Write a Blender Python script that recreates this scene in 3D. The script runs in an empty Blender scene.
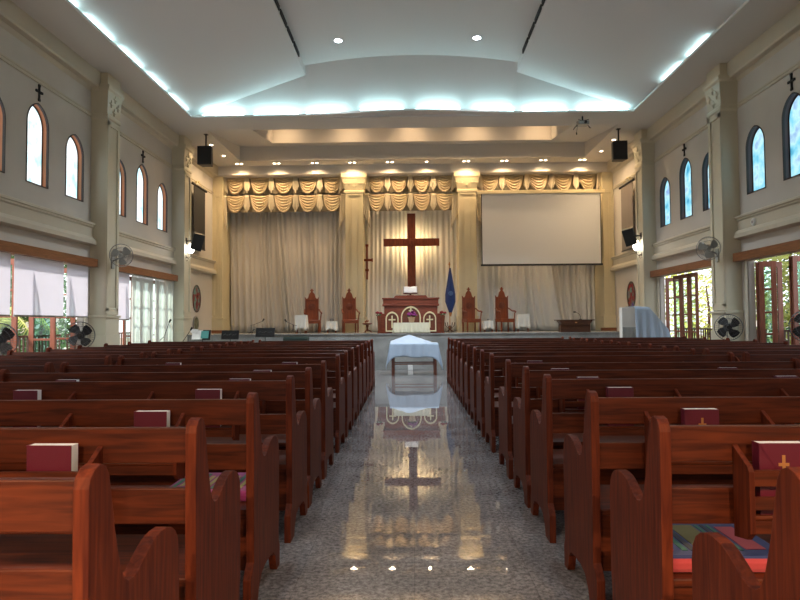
import bpy, bmesh, math, random
from mathutils import Vector, Matrix
from mathutils.geometry import tessellate_polygon
PI = math.pi
random.seed(7)
scene = bpy.context.scene
COL = scene.collection
H = 1.32

# ------------------------------------------------------------------ materials
def new_mat(name):
    m = bpy.data.materials.new(name); m.use_nodes = True
    nt = m.node_tree; b = nt.nodes['Principled BSDF']
    return m, nt, b
def plain(name, col, rough=.5, metal=0, spec=.5, noise=0, nscale=8, bump=0, bscale=60, coat=0, emit=None, es=0, trans=0):
    m, nt, b = new_mat(name)
    b.inputs['Base Color'].default_value = (*col, 1)
    b.inputs['Roughness'].default_value = rough
    b.inputs['Metallic'].default_value = metal
    b.inputs['Specular IOR Level'].default_value = spec
    b.inputs['Coat Weight'].default_value = coat
    if trans: b.inputs['Transmission Weight'].default_value = trans
    if emit:
        b.inputs['Emission Color'].default_value = (*emit, 1); b.inputs['Emission Strength'].default_value = es
    tc = nt.nodes.new('ShaderNodeTexCoord')
    if noise:
        n = nt.nodes.new('ShaderNodeTexNoise'); n.inputs['Scale'].default_value = nscale; n.inputs['Detail'].default_value = 5
        nt.links.new(tc.outputs['Object'], n.inputs['Vector'])
        r = nt.nodes.new('ShaderNodeMapRange')
        r.inputs[1].default_value = .3; r.inputs[2].default_value = .7
        r.inputs[3].default_value = 1 - noise; r.inputs[4].default_value = 1 + noise
        nt.links.new(n.outputs['Fac'], r.inputs[0])
        v = nt.nodes.new('ShaderNodeVectorMath'); v.operation = 'SCALE'
        v.inputs[0].default_value = col
        nt.links.new(r.outputs[0], v.inputs['Scale'])
        nt.links.new(v.outputs[0], b.inputs['Base Color'])
    if bump:
        n2 = nt.nodes.new('ShaderNodeTexNoise'); n2.inputs['Scale'].default_value = bscale
        nt.links.new(tc.outputs['Object'], n2.inputs['Vector'])
        bp = nt.nodes.new('ShaderNodeBump'); bp.inputs['Strength'].default_value = bump; bp.inputs['Distance'].default_value = .01
        nt.links.new(n2.outputs['Fac'], bp.inputs['Height']); nt.links.new(bp.outputs[0], b.inputs['Normal'])
    return m
def wood(name, c1, c2, rough=.32, axis='X', scale=3.0, coat=.35, spec=.3):
    m, nt, b = new_mat(name)
    tc = nt.nodes.new('ShaderNodeTexCoord'); mp = nt.nodes.new('ShaderNodeMapping')
    s = {'X': (1.2, 16, 16), 'Y': (16, 1.2, 16), 'Z': (16, 16, 1.2)}[axis]
    mp.inputs['Scale'].default_value = s
    nt.links.new(tc.outputs['Object'], mp.inputs['Vector'])
    oi = nt.nodes.new('ShaderNodeObjectInfo')
    ad = nt.nodes.new('ShaderNodeVectorMath'); ad.operation = 'ADD'
    ml = nt.nodes.new('ShaderNodeMath'); ml.operation = 'MULTIPLY'; ml.inputs[1].default_value = 40
    nt.links.new(oi.outputs['Random'], ml.inputs[0])
    nt.links.new(mp.outputs[0], ad.inputs[0]); nt.links.new(ml.outputs[0], ad.inputs[1])
    n = nt.nodes.new('ShaderNodeTexNoise'); n.inputs['Scale'].default_value = scale; n.inputs['Detail'].default_value = 8; n.inputs['Distortion'].default_value = .6
    nt.links.new(ad.outputs[0], n.inputs['Vector'])
    cr = nt.nodes.new('ShaderNodeValToRGB')
    cr.color_ramp.elements[0].position = .3; cr.color_ramp.elements[0].color = (*c1, 1)
    cr.color_ramp.elements[1].position = .72; cr.color_ramp.elements[1].color = (*c2, 1)
    nt.links.new(n.outputs['Fac'], cr.inputs[0]); nt.links.new(cr.outputs[0], b.inputs['Base Color'])
    b.inputs['Roughness'].default_value = rough; b.inputs['Coat Weight'].default_value = coat; b.inputs['Coat Roughness'].default_value = .18; b.inputs['Specular IOR Level'].default_value = spec
    bp = nt.nodes.new('ShaderNodeBump'); bp.inputs['Strength'].default_value = .12; bp.inputs['Distance'].default_value = .004
    nt.links.new(n.outputs['Fac'], bp.inputs['Height']); nt.links.new(bp.outputs[0], b.inputs['Normal'])
    return m
def emis(name, col, s):
    m = bpy.data.materials.new(name); m.use_nodes = True; nt = m.node_tree; nt.nodes.clear()
    e = nt.nodes.new('ShaderNodeEmission'); e.inputs[0].default_value = (*col, 1); e.inputs[1].default_value = s
    o = nt.nodes.new('ShaderNodeOutputMaterial'); nt.links.new(e.outputs[0], o.inputs[0]); return m
def granite(name, a, bcol, rough, scale=90, spec=.5, tile=0):
    m, nt, b = new_mat(name)
    tc = nt.nodes.new('ShaderNodeTexCoord')
    n = nt.nodes.new('ShaderNodeTexNoise'); n.inputs['Scale'].default_value = scale; n.inputs['Detail'].default_value = 6; n.inputs['Roughness'].default_value = .75
    nt.links.new(tc.outputs['Object'], n.inputs['Vector'])
    cr = nt.nodes.new('ShaderNodeValToRGB')
    cr.color_ramp.elements[0].position = .40; cr.color_ramp.elements[0].color = (*a, 1)
    cr.color_ramp.elements[1].position = .62; cr.color_ramp.elements[1].color = (*bcol, 1)
    nt.links.new(n.outputs['Fac'], cr.inputs[0])
    n2 = nt.nodes.new('ShaderNodeTexNoise'); n2.inputs['Scale'].default_value = 2.2; n2.inputs['Detail'].default_value = 6
    nt.links.new(tc.outputs['Object'], n2.inputs['Vector'])
    r = nt.nodes.new('ShaderNodeMapRange'); r.inputs[1].default_value = .35; r.inputs[2].default_value = .65; r.inputs[3].default_value = .78; r.inputs[4].default_value = 1.2
    nt.links.new(n2.outputs['Fac'], r.inputs[0])
    v = nt.nodes.new('ShaderNodeVectorMath'); v.operation = 'SCALE'
    nt.links.new(cr.outputs[0], v.inputs[0]); nt.links.new(r.outputs[0], v.inputs['Scale'])
    last = v.outputs[0]
    if tile:
        br = nt.nodes.new('ShaderNodeTexBrick'); br.offset = 0; br.inputs['Scale'].default_value = 1
        br.inputs['Brick Width'].default_value = tile; br.inputs['Row Height'].default_value = tile; br.inputs['Mortar Size'].default_value = .002
        br.inputs['Color1'].default_value = (1, 1, 1, 1); br.inputs['Color2'].default_value = (1, 1, 1, 1); br.inputs['Mortar'].default_value = (.72, .72, .72, 1)
        nt.links.new(tc.outputs['Object'], br.inputs['Vector'])
        mu = nt.nodes.new('ShaderNodeVectorMath'); mu.operation = 'MULTIPLY'
        nt.links.new(last, mu.inputs[0]); nt.links.new(br.outputs['Color'], mu.inputs[1]); last = mu.outputs[0]
    nt.links.new(last, b.inputs['Base Color'])
    b.inputs['Roughness'].default_value = rough; b.inputs['Specular IOR Level'].default_value = spec
    return m
def fabric(name, col, rough=.9, transl=.0, noise=.06, tcol=None):
    m, nt, b = new_mat(name)
    b.inputs['Base Color'].default_value = (*col, 1); b.inputs['Roughness'].default_value = rough
    b.inputs['Sheen Weight'].default_value = .2
    tc = nt.nodes.new('ShaderNodeTexCoord'); n = nt.nodes.new('ShaderNodeTexNoise'); n.inputs['Scale'].default_value = 250
    nt.links.new(tc.outputs['Object'], n.inputs['Vector'])
    bp = nt.nodes.new('ShaderNodeBump'); bp.inputs['Strength'].default_value = .15; bp.inputs['Distance'].default_value = .002
    nt.links.new(n.outputs['Fac'], bp.inputs['Height']); nt.links.new(bp.outputs[0], b.inputs['Normal'])
    if transl:
        t = nt.nodes.new('ShaderNodeBsdfTranslucent'); t.inputs[0].default_value = (*(tcol or col), 1)
        mx = nt.nodes.new('ShaderNodeMixShader'); mx.inputs[0].default_value = transl
        out = nt.nodes['Material Output']
        nt.links.new(b.outputs[0], mx.inputs[1]); nt.links.new(t.outputs[0], mx.inputs[2]); nt.links.new(mx.outputs[0], out.inputs[0])
    return m
def sheer(name, col, alpha):
    m, nt, b = new_mat(name)
    b.inputs['Base Color'].default_value = (*col, 1); b.inputs['Roughness'].default_value = .9
    t = nt.nodes.new('ShaderNodeBsdfTranslucent'); t.inputs[0].default_value = (*col, 1)
    tr = nt.nodes.new('ShaderNodeBsdfTransparent')
    m1 = nt.nodes.new('ShaderNodeMixShader'); m1.inputs[0].default_value = .5
    m2 = nt.nodes.new('ShaderNodeMixShader'); m2.inputs[0].default_value = alpha
    out = nt.nodes['Material Output']
    nt.links.new(b.outputs[0], m1.inputs[1]); nt.links.new(t.outputs[0], m1.inputs[2])
    nt.links.new(tr.outputs[0], m2.inputs[1]); nt.links.new(m1.outputs[0], m2.inputs[2]); nt.links.new(m2.outputs[0], out.inputs[0])
    return m
def glass(name, col=(.9, 1, .97), alpha=.25, rough=.02):
    m = bpy.data.materials.new(name); m.use_nodes = True; nt = m.node_tree; nt.nodes.clear()
    g = nt.nodes.new('ShaderNodeBsdfGlossy'); g.inputs[1].default_value = rough
    t = nt.nodes.new('ShaderNodeBsdfTransparent'); t.inputs[0].default_value = (*col, 1)
    fr = nt.nodes.new('ShaderNodeFresnel'); ge = nt.nodes.new('ShaderNodeNewGeometry'); mr = nt.nodes.new('ShaderNodeMapRange'); mr.inputs[3].default_value = 1.45; mr.inputs[4].default_value = 1 / 1.45; nt.links.new(ge.outputs['Backfacing'], mr.inputs[0]); nt.links.new(mr.outputs[0], fr.inputs[0])
    mx = nt.nodes.new('ShaderNodeMixShader'); o = nt.nodes.new('ShaderNodeOutputMaterial')
    nt.links.new(fr.outputs[0], mx.inputs[0]); nt.links.new(t.outputs[0], mx.inputs[1]); nt.links.new(g.outputs[0], mx.inputs[2]); nt.links.new(mx.outputs[0], o.inputs[0])
    return m
def stained(name, cols, strength, scale=3.0):
    m = bpy.data.materials.new(name); m.use_nodes = True; nt = m.node_tree; nt.nodes.clear()
    tc = nt.nodes.new('ShaderNodeTexCoord'); n = nt.nodes.new('ShaderNodeTexNoise'); n.inputs['Scale'].default_value = scale; n.inputs['Detail'].default_value = 4
    oi = nt.nodes.new('ShaderNodeObjectInfo')
    ml = nt.nodes.new('ShaderNodeMath'); ml.operation = 'MULTIPLY'; ml.inputs[1].default_value = 30
    ad = nt.nodes.new('ShaderNodeVectorMath'); ad.operation = 'ADD'
    nt.links.new(oi.outputs['Random'], ml.inputs[0]); nt.links.new(tc.outputs['Object'], ad.inputs[0]); nt.links.new(ml.outputs[0], ad.inputs[1])
    nt.links.new(ad.outputs[0], n.inputs['Vector'])
    cr = nt.nodes.new('ShaderNodeValToRGB'); el = cr.color_ramp.elements
    el[0].position = .3; el[0].color = (*cols[0], 1); el[1].position = .7; el[1].color = (*cols[-1], 1)
    for i, c in enumerate(cols[1:-1]):
        e = el.new(.3 + .4 * (i + 1) / (len(cols) - 1)); e.color = (*c, 1)
    nt.links.new(n.outputs['Fac'], cr.inputs[0])
    e = nt.nodes.new('ShaderNodeEmission'); e.inputs[1].default_value = strength; nt.links.new(cr.outputs[0], e.inputs[0])  # glow put into the panes in place of daylight coming through
    g = nt.nodes.new('ShaderNodeBsdfGlossy'); g.inputs[1].default_value = .1; g.inputs[0].default_value = (.05, .05, .05, 1)
    a = nt.nodes.new('ShaderNodeAddShader'); o = nt.nodes.new('ShaderNodeOutputMaterial')
    nt.links.new(e.outputs[0], a.inputs[0]); nt.links.new(g.outputs[0], a.inputs[1]); nt.links.new(a.outputs[0], o.inputs[0])
    return m

M = {}
M['wall'] = plain('wall_paint', (.60, .565, .51), .75, noise=.03, nscale=2)
M['trim'] = plain('trim_paint', (.58, .53, .42), .55, noise=.02, nscale=3)
M['column'] = plain('column_paint', (.60, .56, .43), .38, spec=.6, noise=.02, nscale=3)
M['pier'] = plain('pier_paint', (.68, .59, .38), .4, noise=.02, nscale=3)
M['ceiling'] = plain('ceiling_paint', (.70, .69, .68), .8)
M['stageceil'] = plain('stage_ceiling_paint', (.64, .61, .56), .75)
M['floor'] = granite('polished_grey_granite', (.12, .115, .118), (.32, .31, .32), .015, scale=38, spec=.75, tile=.6)
M['stagegran'] = granite('stage_granite', (.13, .135, .13), (.44, .445, .43), .25, tile=.6)
M['pew'] = wood('pew_wood', (.040, .0070, .003), (.130, .026, .008), .45, 'X', coat=.05, spec=.22)
M['pewend'] = wood('pew_end_wood', (.058, .0090, .004), (.155, .030, .010), .55, 'Z', coat=.02, spec=.15)
M['red_wood'] = wood('redwood', (.10, .022, .009), (.22, .055, .022), .35, 'Z')
M['pulpit'] = wood('pulpit_wood', (.15, .028, .012), (.28, .06, .028), .4, 'X')
M['chair_wood'] = wood('chair_wood', (.16, .035, .012), (.30, .075, .025), .35, 'Z')
M['dark_wood'] = wood('dark_wood', (.05, .018, .009), (.10, .038, .018), .4, 'X')
M['orange_wood'] = wood('header_wood', (.17, .058, .02), (.30, .11, .042), .4, 'Y')
M['door_wood'] = wood('door_wood', (.16, .05, .03), (.30, .10, .06), .45, 'Z')
M['maroon'] = plain('maroon_cover', (.11, .005, .022), .45, bump=.1, bscale=300)
M['paper'] = plain('paper', (.88, .87, .86), .8)
M['gold'] = plain('gold_foil', (.55, .25, .09), .4, metal=.4)
M['cream'] = plain('cream_paint', (.85, .73, .45), .4)
M['black'] = plain('black_plastic', (.012, .012, .013), .4)
M['matblack'] = plain('matte_black', (.02, .02, .02), .8)
M['metal'] = plain('grey_metal', (.35, .36, .36), .35, metal=.9)
M['chrome'] = plain('chrome_wire', (.12, .13, .14), .4, metal=.5)
M['greyplastic'] = plain('pale_grey_plastic', (.38, .40, .38), .4)
M['white'] = plain('white_plastic', (.75, .75, .73), .4)
M['curtain'] = fabric('curtain_fabric', (.58, .55, .50))
M['curtain_c'] = fabric('curtain_fabric_cream', (.78, .75, .68))
M['curtain_w'] = fabric('curtain_fabric_pale', (.80, .79, .75))
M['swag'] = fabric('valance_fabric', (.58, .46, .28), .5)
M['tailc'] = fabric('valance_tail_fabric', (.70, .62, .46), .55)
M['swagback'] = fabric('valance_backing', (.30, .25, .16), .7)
M['whitecloth'] = fabric('white_cloth', (.40, .50, .63))
M['lace'] = fabric('lace_cloth', (.68, .68, .64))
M['altarcloth'] = fabric('altar_cloth', (.72, .68, .52))
M['shade'] = fabric('roller_shade_fabric', (.75, .74, .80), .9, transl=.5, tcol=(.80, .80, .86))
M['sheer'] = sheer('sheer_fabric', (.70, .74, .72), .82)
M['screen'] = plain('screen_fabric', (.74, .75, .75), .9)
M['greyscreen'] = plain('taupe_screen', (.26, .22, .19), .85)
M['darkscreen'] = plain('dark_screen', (.035, .033, .03), .8)
M['blue'] = fabric('blue_satin', (.01, .03, .13), .5)
M['lightblue'] = plain('flag_emblem', (.10, .17, .32), .6)
M['rose'] = plain('red_rose', (.25, .005, .02), .7)
M['purple'] = plain('purple_petals', (.22, .02, .16), .7)
M['leaf'] = plain('leaf_green', (.05, .13, .03), .6, noise=.5, nscale=3)
M['leaf2'] = plain('leaf_yellow_green', (.35, .38, .07), .6, noise=.4, nscale=2)
M['pot'] = plain('cream_pot', (.6, .42, .28), .6)
M['teal'] = plain('teal_sheet', (.10, .35, .33), .7)
M['tube'] = emis('cove_tube_light', (.58, .94, 1.0), 12)
M['tube2'] = emis('side_tube_light', (.62, .95, 1.0), 7)
M['down'] = emis('warm_bulb', (1, .80, .55), 14)
M['cool'] = emis('cool_bulb', (.85, .93, 1.0), 40)
M['lamp'] = emis('lamp_globe', (1, .93, .85), 9)
M['led'] = emis('warm_led', (1, .74, .40), 14)
M['glassp'] = glass('clear_glass')
M['glassg'] = glass('green_glass', (.60, .85, .80))
M['fanblade'] = plain('clear_blue_blade', (.10, .13, .20), .25, spec=.6)
M['sgL'] = stained('stained_glass_left', [(.35, .75, .85), (.75, .97, 1.0), (1, 1, 1), (.40, .82, .9)], .8)
M['sgR'] = stained('stained_glass_right', [(.06, .36, .58), (.25, .70, .90), (.55, .9, .98), (.28, .45, .80)], .62)
M['sgO'] = stained('stained_oval', [(.01, .02, .01), (.30, .02, .01), (.06, .02, .02), (.22, .04, .02), (.05, .25, .18), (.20, .04, .02), (.03, .04, .2)], .36, 6.0)
M['ground'] = plain('garden_ground', (.30, .26, .20), .9, noise=.2)
M['orange_reveal'] = plain('reveal_terracotta', (.55, .20, .09), .6)
M['brown_reveal'] = plain('reveal_brown', (.13, .075, .075), .6)
M['plaque'] = plain('plaque_grey_green', (.14, .15, .10), .6, noise=.7, nscale=9)
M['frame'] = plain('window_frame_brown', (.045, .022, .016), .5)

# ------------------------------------------------------------------ mesh builder
class MB:
    def __init__(s): s.v = []; s.f = []
    def add(s, vs, fs):
        o = len(s.v); s.v += [tuple(p) for p in vs]; s.f += [[i + o for i in f] for f in fs]; return s
    def box(s, x0, x1, y0, y1, z0, z1, rot=None, pivot=None):
        vs = [Vector((x, y, z)) for x in (x0, x1) for y in (y0, y1) for z in (z0, z1)]
        if rot:
            pv = Vector(pivot or ((x0 + x1) / 2, (y0 + y1) / 2, (z0 + z1) / 2)); vs = [rot @ (p - pv) + pv for p in vs]
        return s.add(vs, [(0, 1, 3, 2), (4, 6, 7, 5), (0, 4, 5, 1), (2, 3, 7, 6), (0, 2, 6, 4), (1, 5, 7, 3)])
    def tube(s, pts, r, n=10, closed=False):
        pts = [Vector(p) for p in pts]; rs = r if isinstance(r, (list, tuple)) else [r] * len(pts)
        vs = []; N = len(pts)
        up0 = None
        for i, p in enumerate(pts):
            if closed: t = pts[(i + 1) % N] - pts[i - 1]
            else: t = pts[min(i + 1, N - 1)] - pts[max(i - 1, 0)]
            t.normalize()
            if up0 is None: up0 = Vector((0, 0, 1)) if abs(t.z) < .9 else Vector((1, 0, 0))
            a = t.cross(up0)
            if a.length < 1e-4: a = t.orthogonal()
            a.normalize(); b = a.cross(t); up0 = b
            for k in range(n):
                an = 2 * PI * k / n; vs.append(p + (a * math.cos(an) + b * math.sin(an)) * rs[i])
        fs = []
        for i in range(N if closed else N - 1):
            j = (i + 1) % N
            for k in range(n): fs.append((i * n + k, i * n + (k + 1) % n, j * n + (k + 1) % n, j * n + k))
        if not closed: fs += [list(range(n))[::-1], [(N - 1) * n + k for k in range(n)]]
        return s.add(vs, fs)
    def lathe(s, prof, c=(0, 0, 0), n=20, axis='Z', half=None):
        vs = []
        for (r, z) in prof:
            for k in range(n):
                a = 2 * PI * k / n; x, y = r * math.cos(a), r * math.sin(a)
                p = {'Z': (x, y, z), 'Y': (x, z, y), 'X': (z, x, y)}[axis]
                vs.append((c[0] + p[0], c[1] + p[1], c[2] + p[2]))
        fs = [(i * n + k, i * n + (k + 1) % n, (i + 1) * n + (k + 1) % n, (i + 1) * n + k) for i in range(len(prof) - 1) for k in range(n)]
        fs += [list(range(n)), [(len(prof) - 1) * n + k for k in range(n)]]
        return s.add(vs, fs)
    def plate(s, outer, holes, t0, t1, fn):
        """2D outline with holes, extruded from depth t0 to t1; fn(u, v, t) -> xyz"""
        loops = [outer] + list(holes)
        tris = tessellate_polygon([[Vector((u, v, 0)) for u, v in L] for L in loops])
        flat = [p for L in loops for p in L]; n = len(flat)
        vs = [fn(u, v, t0) for u, v in flat] + [fn(u, v, t1) for u, v in flat]
        fs = [tuple(t) for t in tris] + [tuple(i + n for i in t[::-1]) for t in tris]
        o = 0
        for L in loops:
            k = len(L)
            for i in range(k): fs.append((o + i, o + (i + 1) % k, n + o + (i + 1) % k, n + o + i))
            o += k
        return s.add(vs, fs)
    def grid(s, fn, nu, nv, thick=None):
        vs = [fn(i / nu, j / nv) for j in range(nv + 1) for i in range(nu + 1)]
        fs = [(j * (nu + 1) + i, j * (nu + 1) + i + 1, (j + 1) * (nu + 1) + i + 1, (j + 1) * (nu + 1) + i) for j in range(nv) for i in range(nu)]
        return s.add(vs, fs)
    def ball(s, c, r, seg=10, rings=7, sc=(1, 1, 1)):
        vs = []; fs = []
        for j in range(rings + 1):
            ph = PI * j / rings
            for i in range(seg):
                a = 2 * PI * i / seg
                vs.append((c[0] + r * sc[0] * math.sin(ph) * math.cos(a), c[1] + r * sc[1] * math.sin(ph) * math.sin(a), c[2] + r * sc[2] * math.cos(ph)))
        for j in range(rings):
            for i in range(seg): fs.append((j * seg + i, j * seg + (i + 1) % seg, (j + 1) * seg + (i + 1) % seg, (j + 1) * seg + i))
        return s.add(vs, fs)
    def build(s, name, m, parent=None, smooth=False, bevel=0, solid=0, loc=None):
        me = bpy.data.meshes.new(name); me.from_pydata(s.v, [], s.f); me.update()
        bm = bmesh.new(); bm.from_mesh(me); bmesh.ops.remove_doubles(bm, verts=bm.verts, dist=1e-5)
        if not solid: bmesh.ops.recalc_face_normals(bm, faces=bm.faces)
        bm.to_mesh(me); bm.free()
        me.materials.append(m)
        if smooth:
            me.polygons.foreach_set('use_smooth', [True] * len(me.polygons))
            if smooth != 'all': me.set_sharp_from_angle(angle=math.radians(40))
        o = bpy.data.objects.new(name, me); COL.objects.link(o)
        if parent: o.parent = parent
        if loc: o.location = loc
        if solid:
            md = o.modifiers.new('solid', 'SOLIDIFY'); md.thickness = solid; md.offset = 0
        if bevel:
            md = o.modifiers.new('bevel', 'BEVEL'); md.width = bevel; md.segments = 2; md.limit_method = 'ANGLE'; md.angle_limit = math.radians(35)
        return o
def thing(name, label, cat, loc=(0, 0, 0), rz=0, group=None):
    o = bpy.data.objects.new(name, None); COL.objects.link(o); o.location = loc; o.rotation_euler = (0, 0, rz)
    o.empty_display_size = .1
    o['label'] = label; o['category'] = cat
    if group: o['group'] = group
    return o
def tag(o, label, cat, group=None, kind=None):
    o['label'] = label; o['category'] = cat
    if group: o['group'] = group
    if kind: o['kind'] = kind
    return o
def struct(mb, name, m, label=None, cat=None, **k):
    o = mb.build(name, m, **k); o['kind'] = 'structure'
    if label: o['label'] = label; o['category'] = cat
    return o
KIDS = {}
def kids(o): return [c for c in bpy.data.objects if c.parent == o]
def copy_tree(o, parent=None, ch=None):
    c = o.copy(); COL.objects.link(c)
    if parent: c.parent = parent
    for k in (KIDS[o.name] if o.name in KIDS else KIDS.setdefault(o.name, kids(o))): copy_tree(k, c)
    return c
TN = [0]; WN = [0]; DN = [0]
def nm(kind):
    L = {'trim': TN, 'window': WN, 'door': DN}[kind]; L[0] += 1; return f'{kind}_{L[0]}'
def arch(c, w, z0, zs, za, n=9):
    """pointed arch outline (u,v), c centre, w half width, spring zs, apex za"""
    h = za - zs; R = (w * w + h * h) / (2 * w)
    pts = [(c - w, z0), (c + w, z0)]
    a1 = math.asin(min(1, h / R))
    for i in range(n + 1):
        a = a1 * i / n; pts.append((c + w - R + R * math.cos(a), zs + R * math.sin(a)))
    for i in range(n - 1, -1, -1):
        a = a1 * i / n; pts.append((c - w + R - R * math.cos(a), zs + R * math.sin(a)))
    return pts

# ------------------------------------------------------------------ room constants
XW = 6.7; XC = 6.37
YB = 21.95; YF = -4.5
COLS = [-.42, 3.96, 8.34, 12.72, 17.08]
BAYS = [(.11, 3.96), (4.49, 8.34), (8.87, 12.72), (13.25, 17.08)]
ZS = 6.6   # soffit

struct(MB().box(-XW - .3, XW + .3, YF - .3, YB + .3, -.2, 0), 'floor', M['floor'], 'polished grey granite floor with mirror reflections', 'floor')
# ---- side walls
def wall_side(sg):
    side = 'left' if sg < 0 else 'right'
    fn = lambda u, v, t: (sg * t, u, v)
    holes = []; wins = []; ops = []
    for bi, (a, b) in enumerate(BAYS):
        cs = [b - .62, b - 1.84, b - 3.07] if bi < 3 else [16.42, 15.18, 13.98]
        if bi == 2: cs = [12.1, 10.88, 9.66]
        for k, c in enumerate(cs):
            wins.append((c, .325, 3.82, 4.72 if k != 1 else 4.9, 5.11 if k != 1 else 5.30, k == 1, bi))
        o0, o1 = (a + .2, b - .22) if bi < 3 else (13.45, 16.92)
        ops.append((o0, o1, bi))
    for (c, w, z0, zs, za, _, bi) in wins: holes.append(arch(c, w, z0, zs, za))
    for (a, b, bi) in ops: holes.append([(a, .04), (b, .04), (b, 2.52), (a, 2.52)])
    # oval window near the stage
    ov = (19.1, 2.10, .36, .41)
    holes.append([(ov[0] + ov[2] * math.cos(2 * PI * i / 28), ov[1] + ov[3] * math.sin(2 * PI * i / 28)) for i in range(28)])
    mb = MB().plate([(YF, 0), (YB, 0), (YB, 8.2), (YF, 8.2)], holes, XW, XW + .14, fn)
    struct(mb, f'wall_{side}', M['wall'], f'cream painted {side} side wall with pointed windows', 'wall')
    # arched windows
    wn = 0
    for (c, w, z0, zs, za, mid, bi) in sorted(wins, key=lambda t: -t[0]):
        fr = MB().plate(arch(c, w + .004, z0 - .004, zs, za + .004), [arch(c, w - .014, z0 + .014, zs, za - .018)], XW - .012, XW + .03, fn)
        fr.plate(arch(c, w + .002, z0 - .002, zs, za + .002), [arch(c, w - .03, z0 + .03, zs, za - .04)], XW + .10, XW + .14, fn)
        f = struct(fr, nm('window'), M['frame'])
        wn += 1
        f['label'] = f'pointed arch stained glass window, number {wn} from the stage along the {side} wall'.replace('number ', 'window '); f['category'] = 'window'
        rv = MB().plate(arch(c, w - .001, z0 + .001, zs, za - .001), [arch(c, w - .008, z0 + .008, zs, za - .01)], XW + .03, XW + .10, fn)
        rv.build('reveal', M['orange_reveal'] if sg < 0 else M['brown_reveal'], f)
        MB().plate(arch(c, w - .008, z0 + .008, zs, za - .01), [], XW + .11, XW + .12, fn).build('stained_pane', M['sgL'] if sg < 0 else M['sgR'], f)
    # oval stained window
    el = lambda k: [(ov[0] + ov[2] * k * math.cos(2 * PI * i / 28), ov[1] + ov[3] * k * math.sin(2 * PI * i / 28)) for i in range(28)]
    f = struct(MB().plate(el(1.05), [el(.95)], XW - .012, XW + .02, fn), nm('window'), M['frame'], f'oval stained glass window beside the stage on the {side} wall', 'window')
    MB().plate(el(.96), [], XW + .002, XW + .012, fn).build('stained_pane', M['sgO'], f)
    # small crosses above the central windows
    for bi, (a, b) in enumerate(BAYS):
        c = [b - 1.84, b - 1.84, 10.88, 15.18][bi]
        if bi < 2: continue
        mb = MB().box(sg * (XW - .03), sg * (XW - .005), c - .018, c + .018, 5.36, 5.62).box(sg * (XW - .03), sg * (XW - .005), c - .075, c + .075, 5.49, 5.53)
        for (dy, zz) in ((0, 5.62), (-.075, 5.51), (.075, 5.51), (0, 5.36)): mb.box(sg * (XW - .032), sg * (XW - .005), c + dy - .027, c + dy + .027, zz - .022, zz + .022)
        tag(mb.build('wall_cross', M['matblack'], bevel=.004), f'small dark cross on the {side} wall above the central arched window {"nearer the stage" if bi == 3 else "nearer the back pews"}', 'cross', 'small crosses above the windows')
    # mouldings
    def prof(pts, y0, y1, m='trim'):
        mb = MB().plate([(sg * x, z) for x, z in pts], [], y0, y1, lambda u, v, t: (u, t, v))
        return struct(mb, nm('trim'), M[m], None)
    segs = BAYS + [(17.6, 20.62)]
    for (a, b) in segs:
        t = prof([(XW, 3.46), (XW - .05, 3.45), (XW - .12, 3.42), (XW - .12, 3.385), (XW - .09, 3.37), (XW - .09, 3.345), (XW - .06, 3.32), (XW - .06, 3.14), (XW - .10, 3.12), (XW - .14, 3.06), (XW - .14, 2.98), (XW - .05, 2.955), (XW, 2.95)], a, b)
        prof([(XW, 5.76), (XW - .03, 5.755), (XW - .03, 5.73), (XW - .015, 5.72), (XW - .015, 5.70), (XW - .03, 5.69), (XW - .03, 5.665), (XW, 5.66)], a, b)
        prof([(XW, ZS + .02), (XW - .2, ZS + .02), (XW - .2, 6.30), (XW - .18, 6.27), (XW - .06, 6.27), (XW, 6.20)], a, b)
    # wooden header beams
    for (a, b, bi) in ops:
        e0, e1 = (a - .18, b + .17) if bi < 3 else (13.27, 17.06)
        mb = MB().box(sg * (XW - .2), sg * XW, e0, e1, 2.50, 2.67)
        t = struct(mb, nm('trim'), M['orange_wood'], f'orange brown wooden header beam over the {side} openings', 'beam', bevel=.006)
        # opening casing
        cs = MB().plate([(a - .07, .0), (b + .07, .0), (b + .07, 2.5), (a - .07, 2.5)], [[(a, .03), (b, .03), (b, 2.49), (a, 2.49)]], XW - .03, XW + .02, fn)
        struct(cs, nm('trim'), M['trim'])
    # columns
    for ci, yc in enumerate(COLS):
        mb = MB()
        w = .53; y0, y1 = yc, yc + w
        bx = lambda xa, ya, yb, za, zb: mb.box(sg * xa, sg * (XW + .0), ya, yb, za, zb)
        bx(XC, y0, y1, 0, 5.70)
        # raised border leaving a sunk panel on the aisle face
        for (ya, yb, za, zb) in ((y0, y0 + .10, 1.6, 5.6), (y1 - .10, y1, 1.6, 5.6), (y0, y1, 5.5, 5.62), (y0, y1, 1.52, 1.66)):
            mb.box(sg * (XC - .03), sg * XC, ya, yb, za, zb)
        bx(XC - .05, y0 - .05, y1 + .05, 0, 1.10); bx(XC - .03, y0 - .03, y1 + .03, 1.10, 1.46); bx(XC - .06, y0 - .06, y1 + .06, 1.46, 1.51)
        # capital: flares outwards
        def ring(d, z): return [(sg * (XC - d), y0 - d, z), (sg * (XC - d), y1 + d, z), (sg * XW, y1 + d, z), (sg * XW, y0 - d, z)]
        lv = [(.0, 5.62), (.03, 5.66), (.03, 5.72), (.01, 5.74), (.045, 6.22), (.08, 6.26), (.09, 6.33), (.02, 6.335), (.02, ZS + .02)]
        o = [p for d, z in lv for p in ring(d, z)]
        fs = [(i * 4 + k, i * 4 + (k + 1) % 4, i * 4 + 4 + (k + 1) % 4, i * 4 + 4 + k) for i in range(len(lv) - 1) for k in range(4)]
        mb.add(o, fs)
        # four little relief crosses in a diamond
        ym = (y0 + y1) / 2
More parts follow.
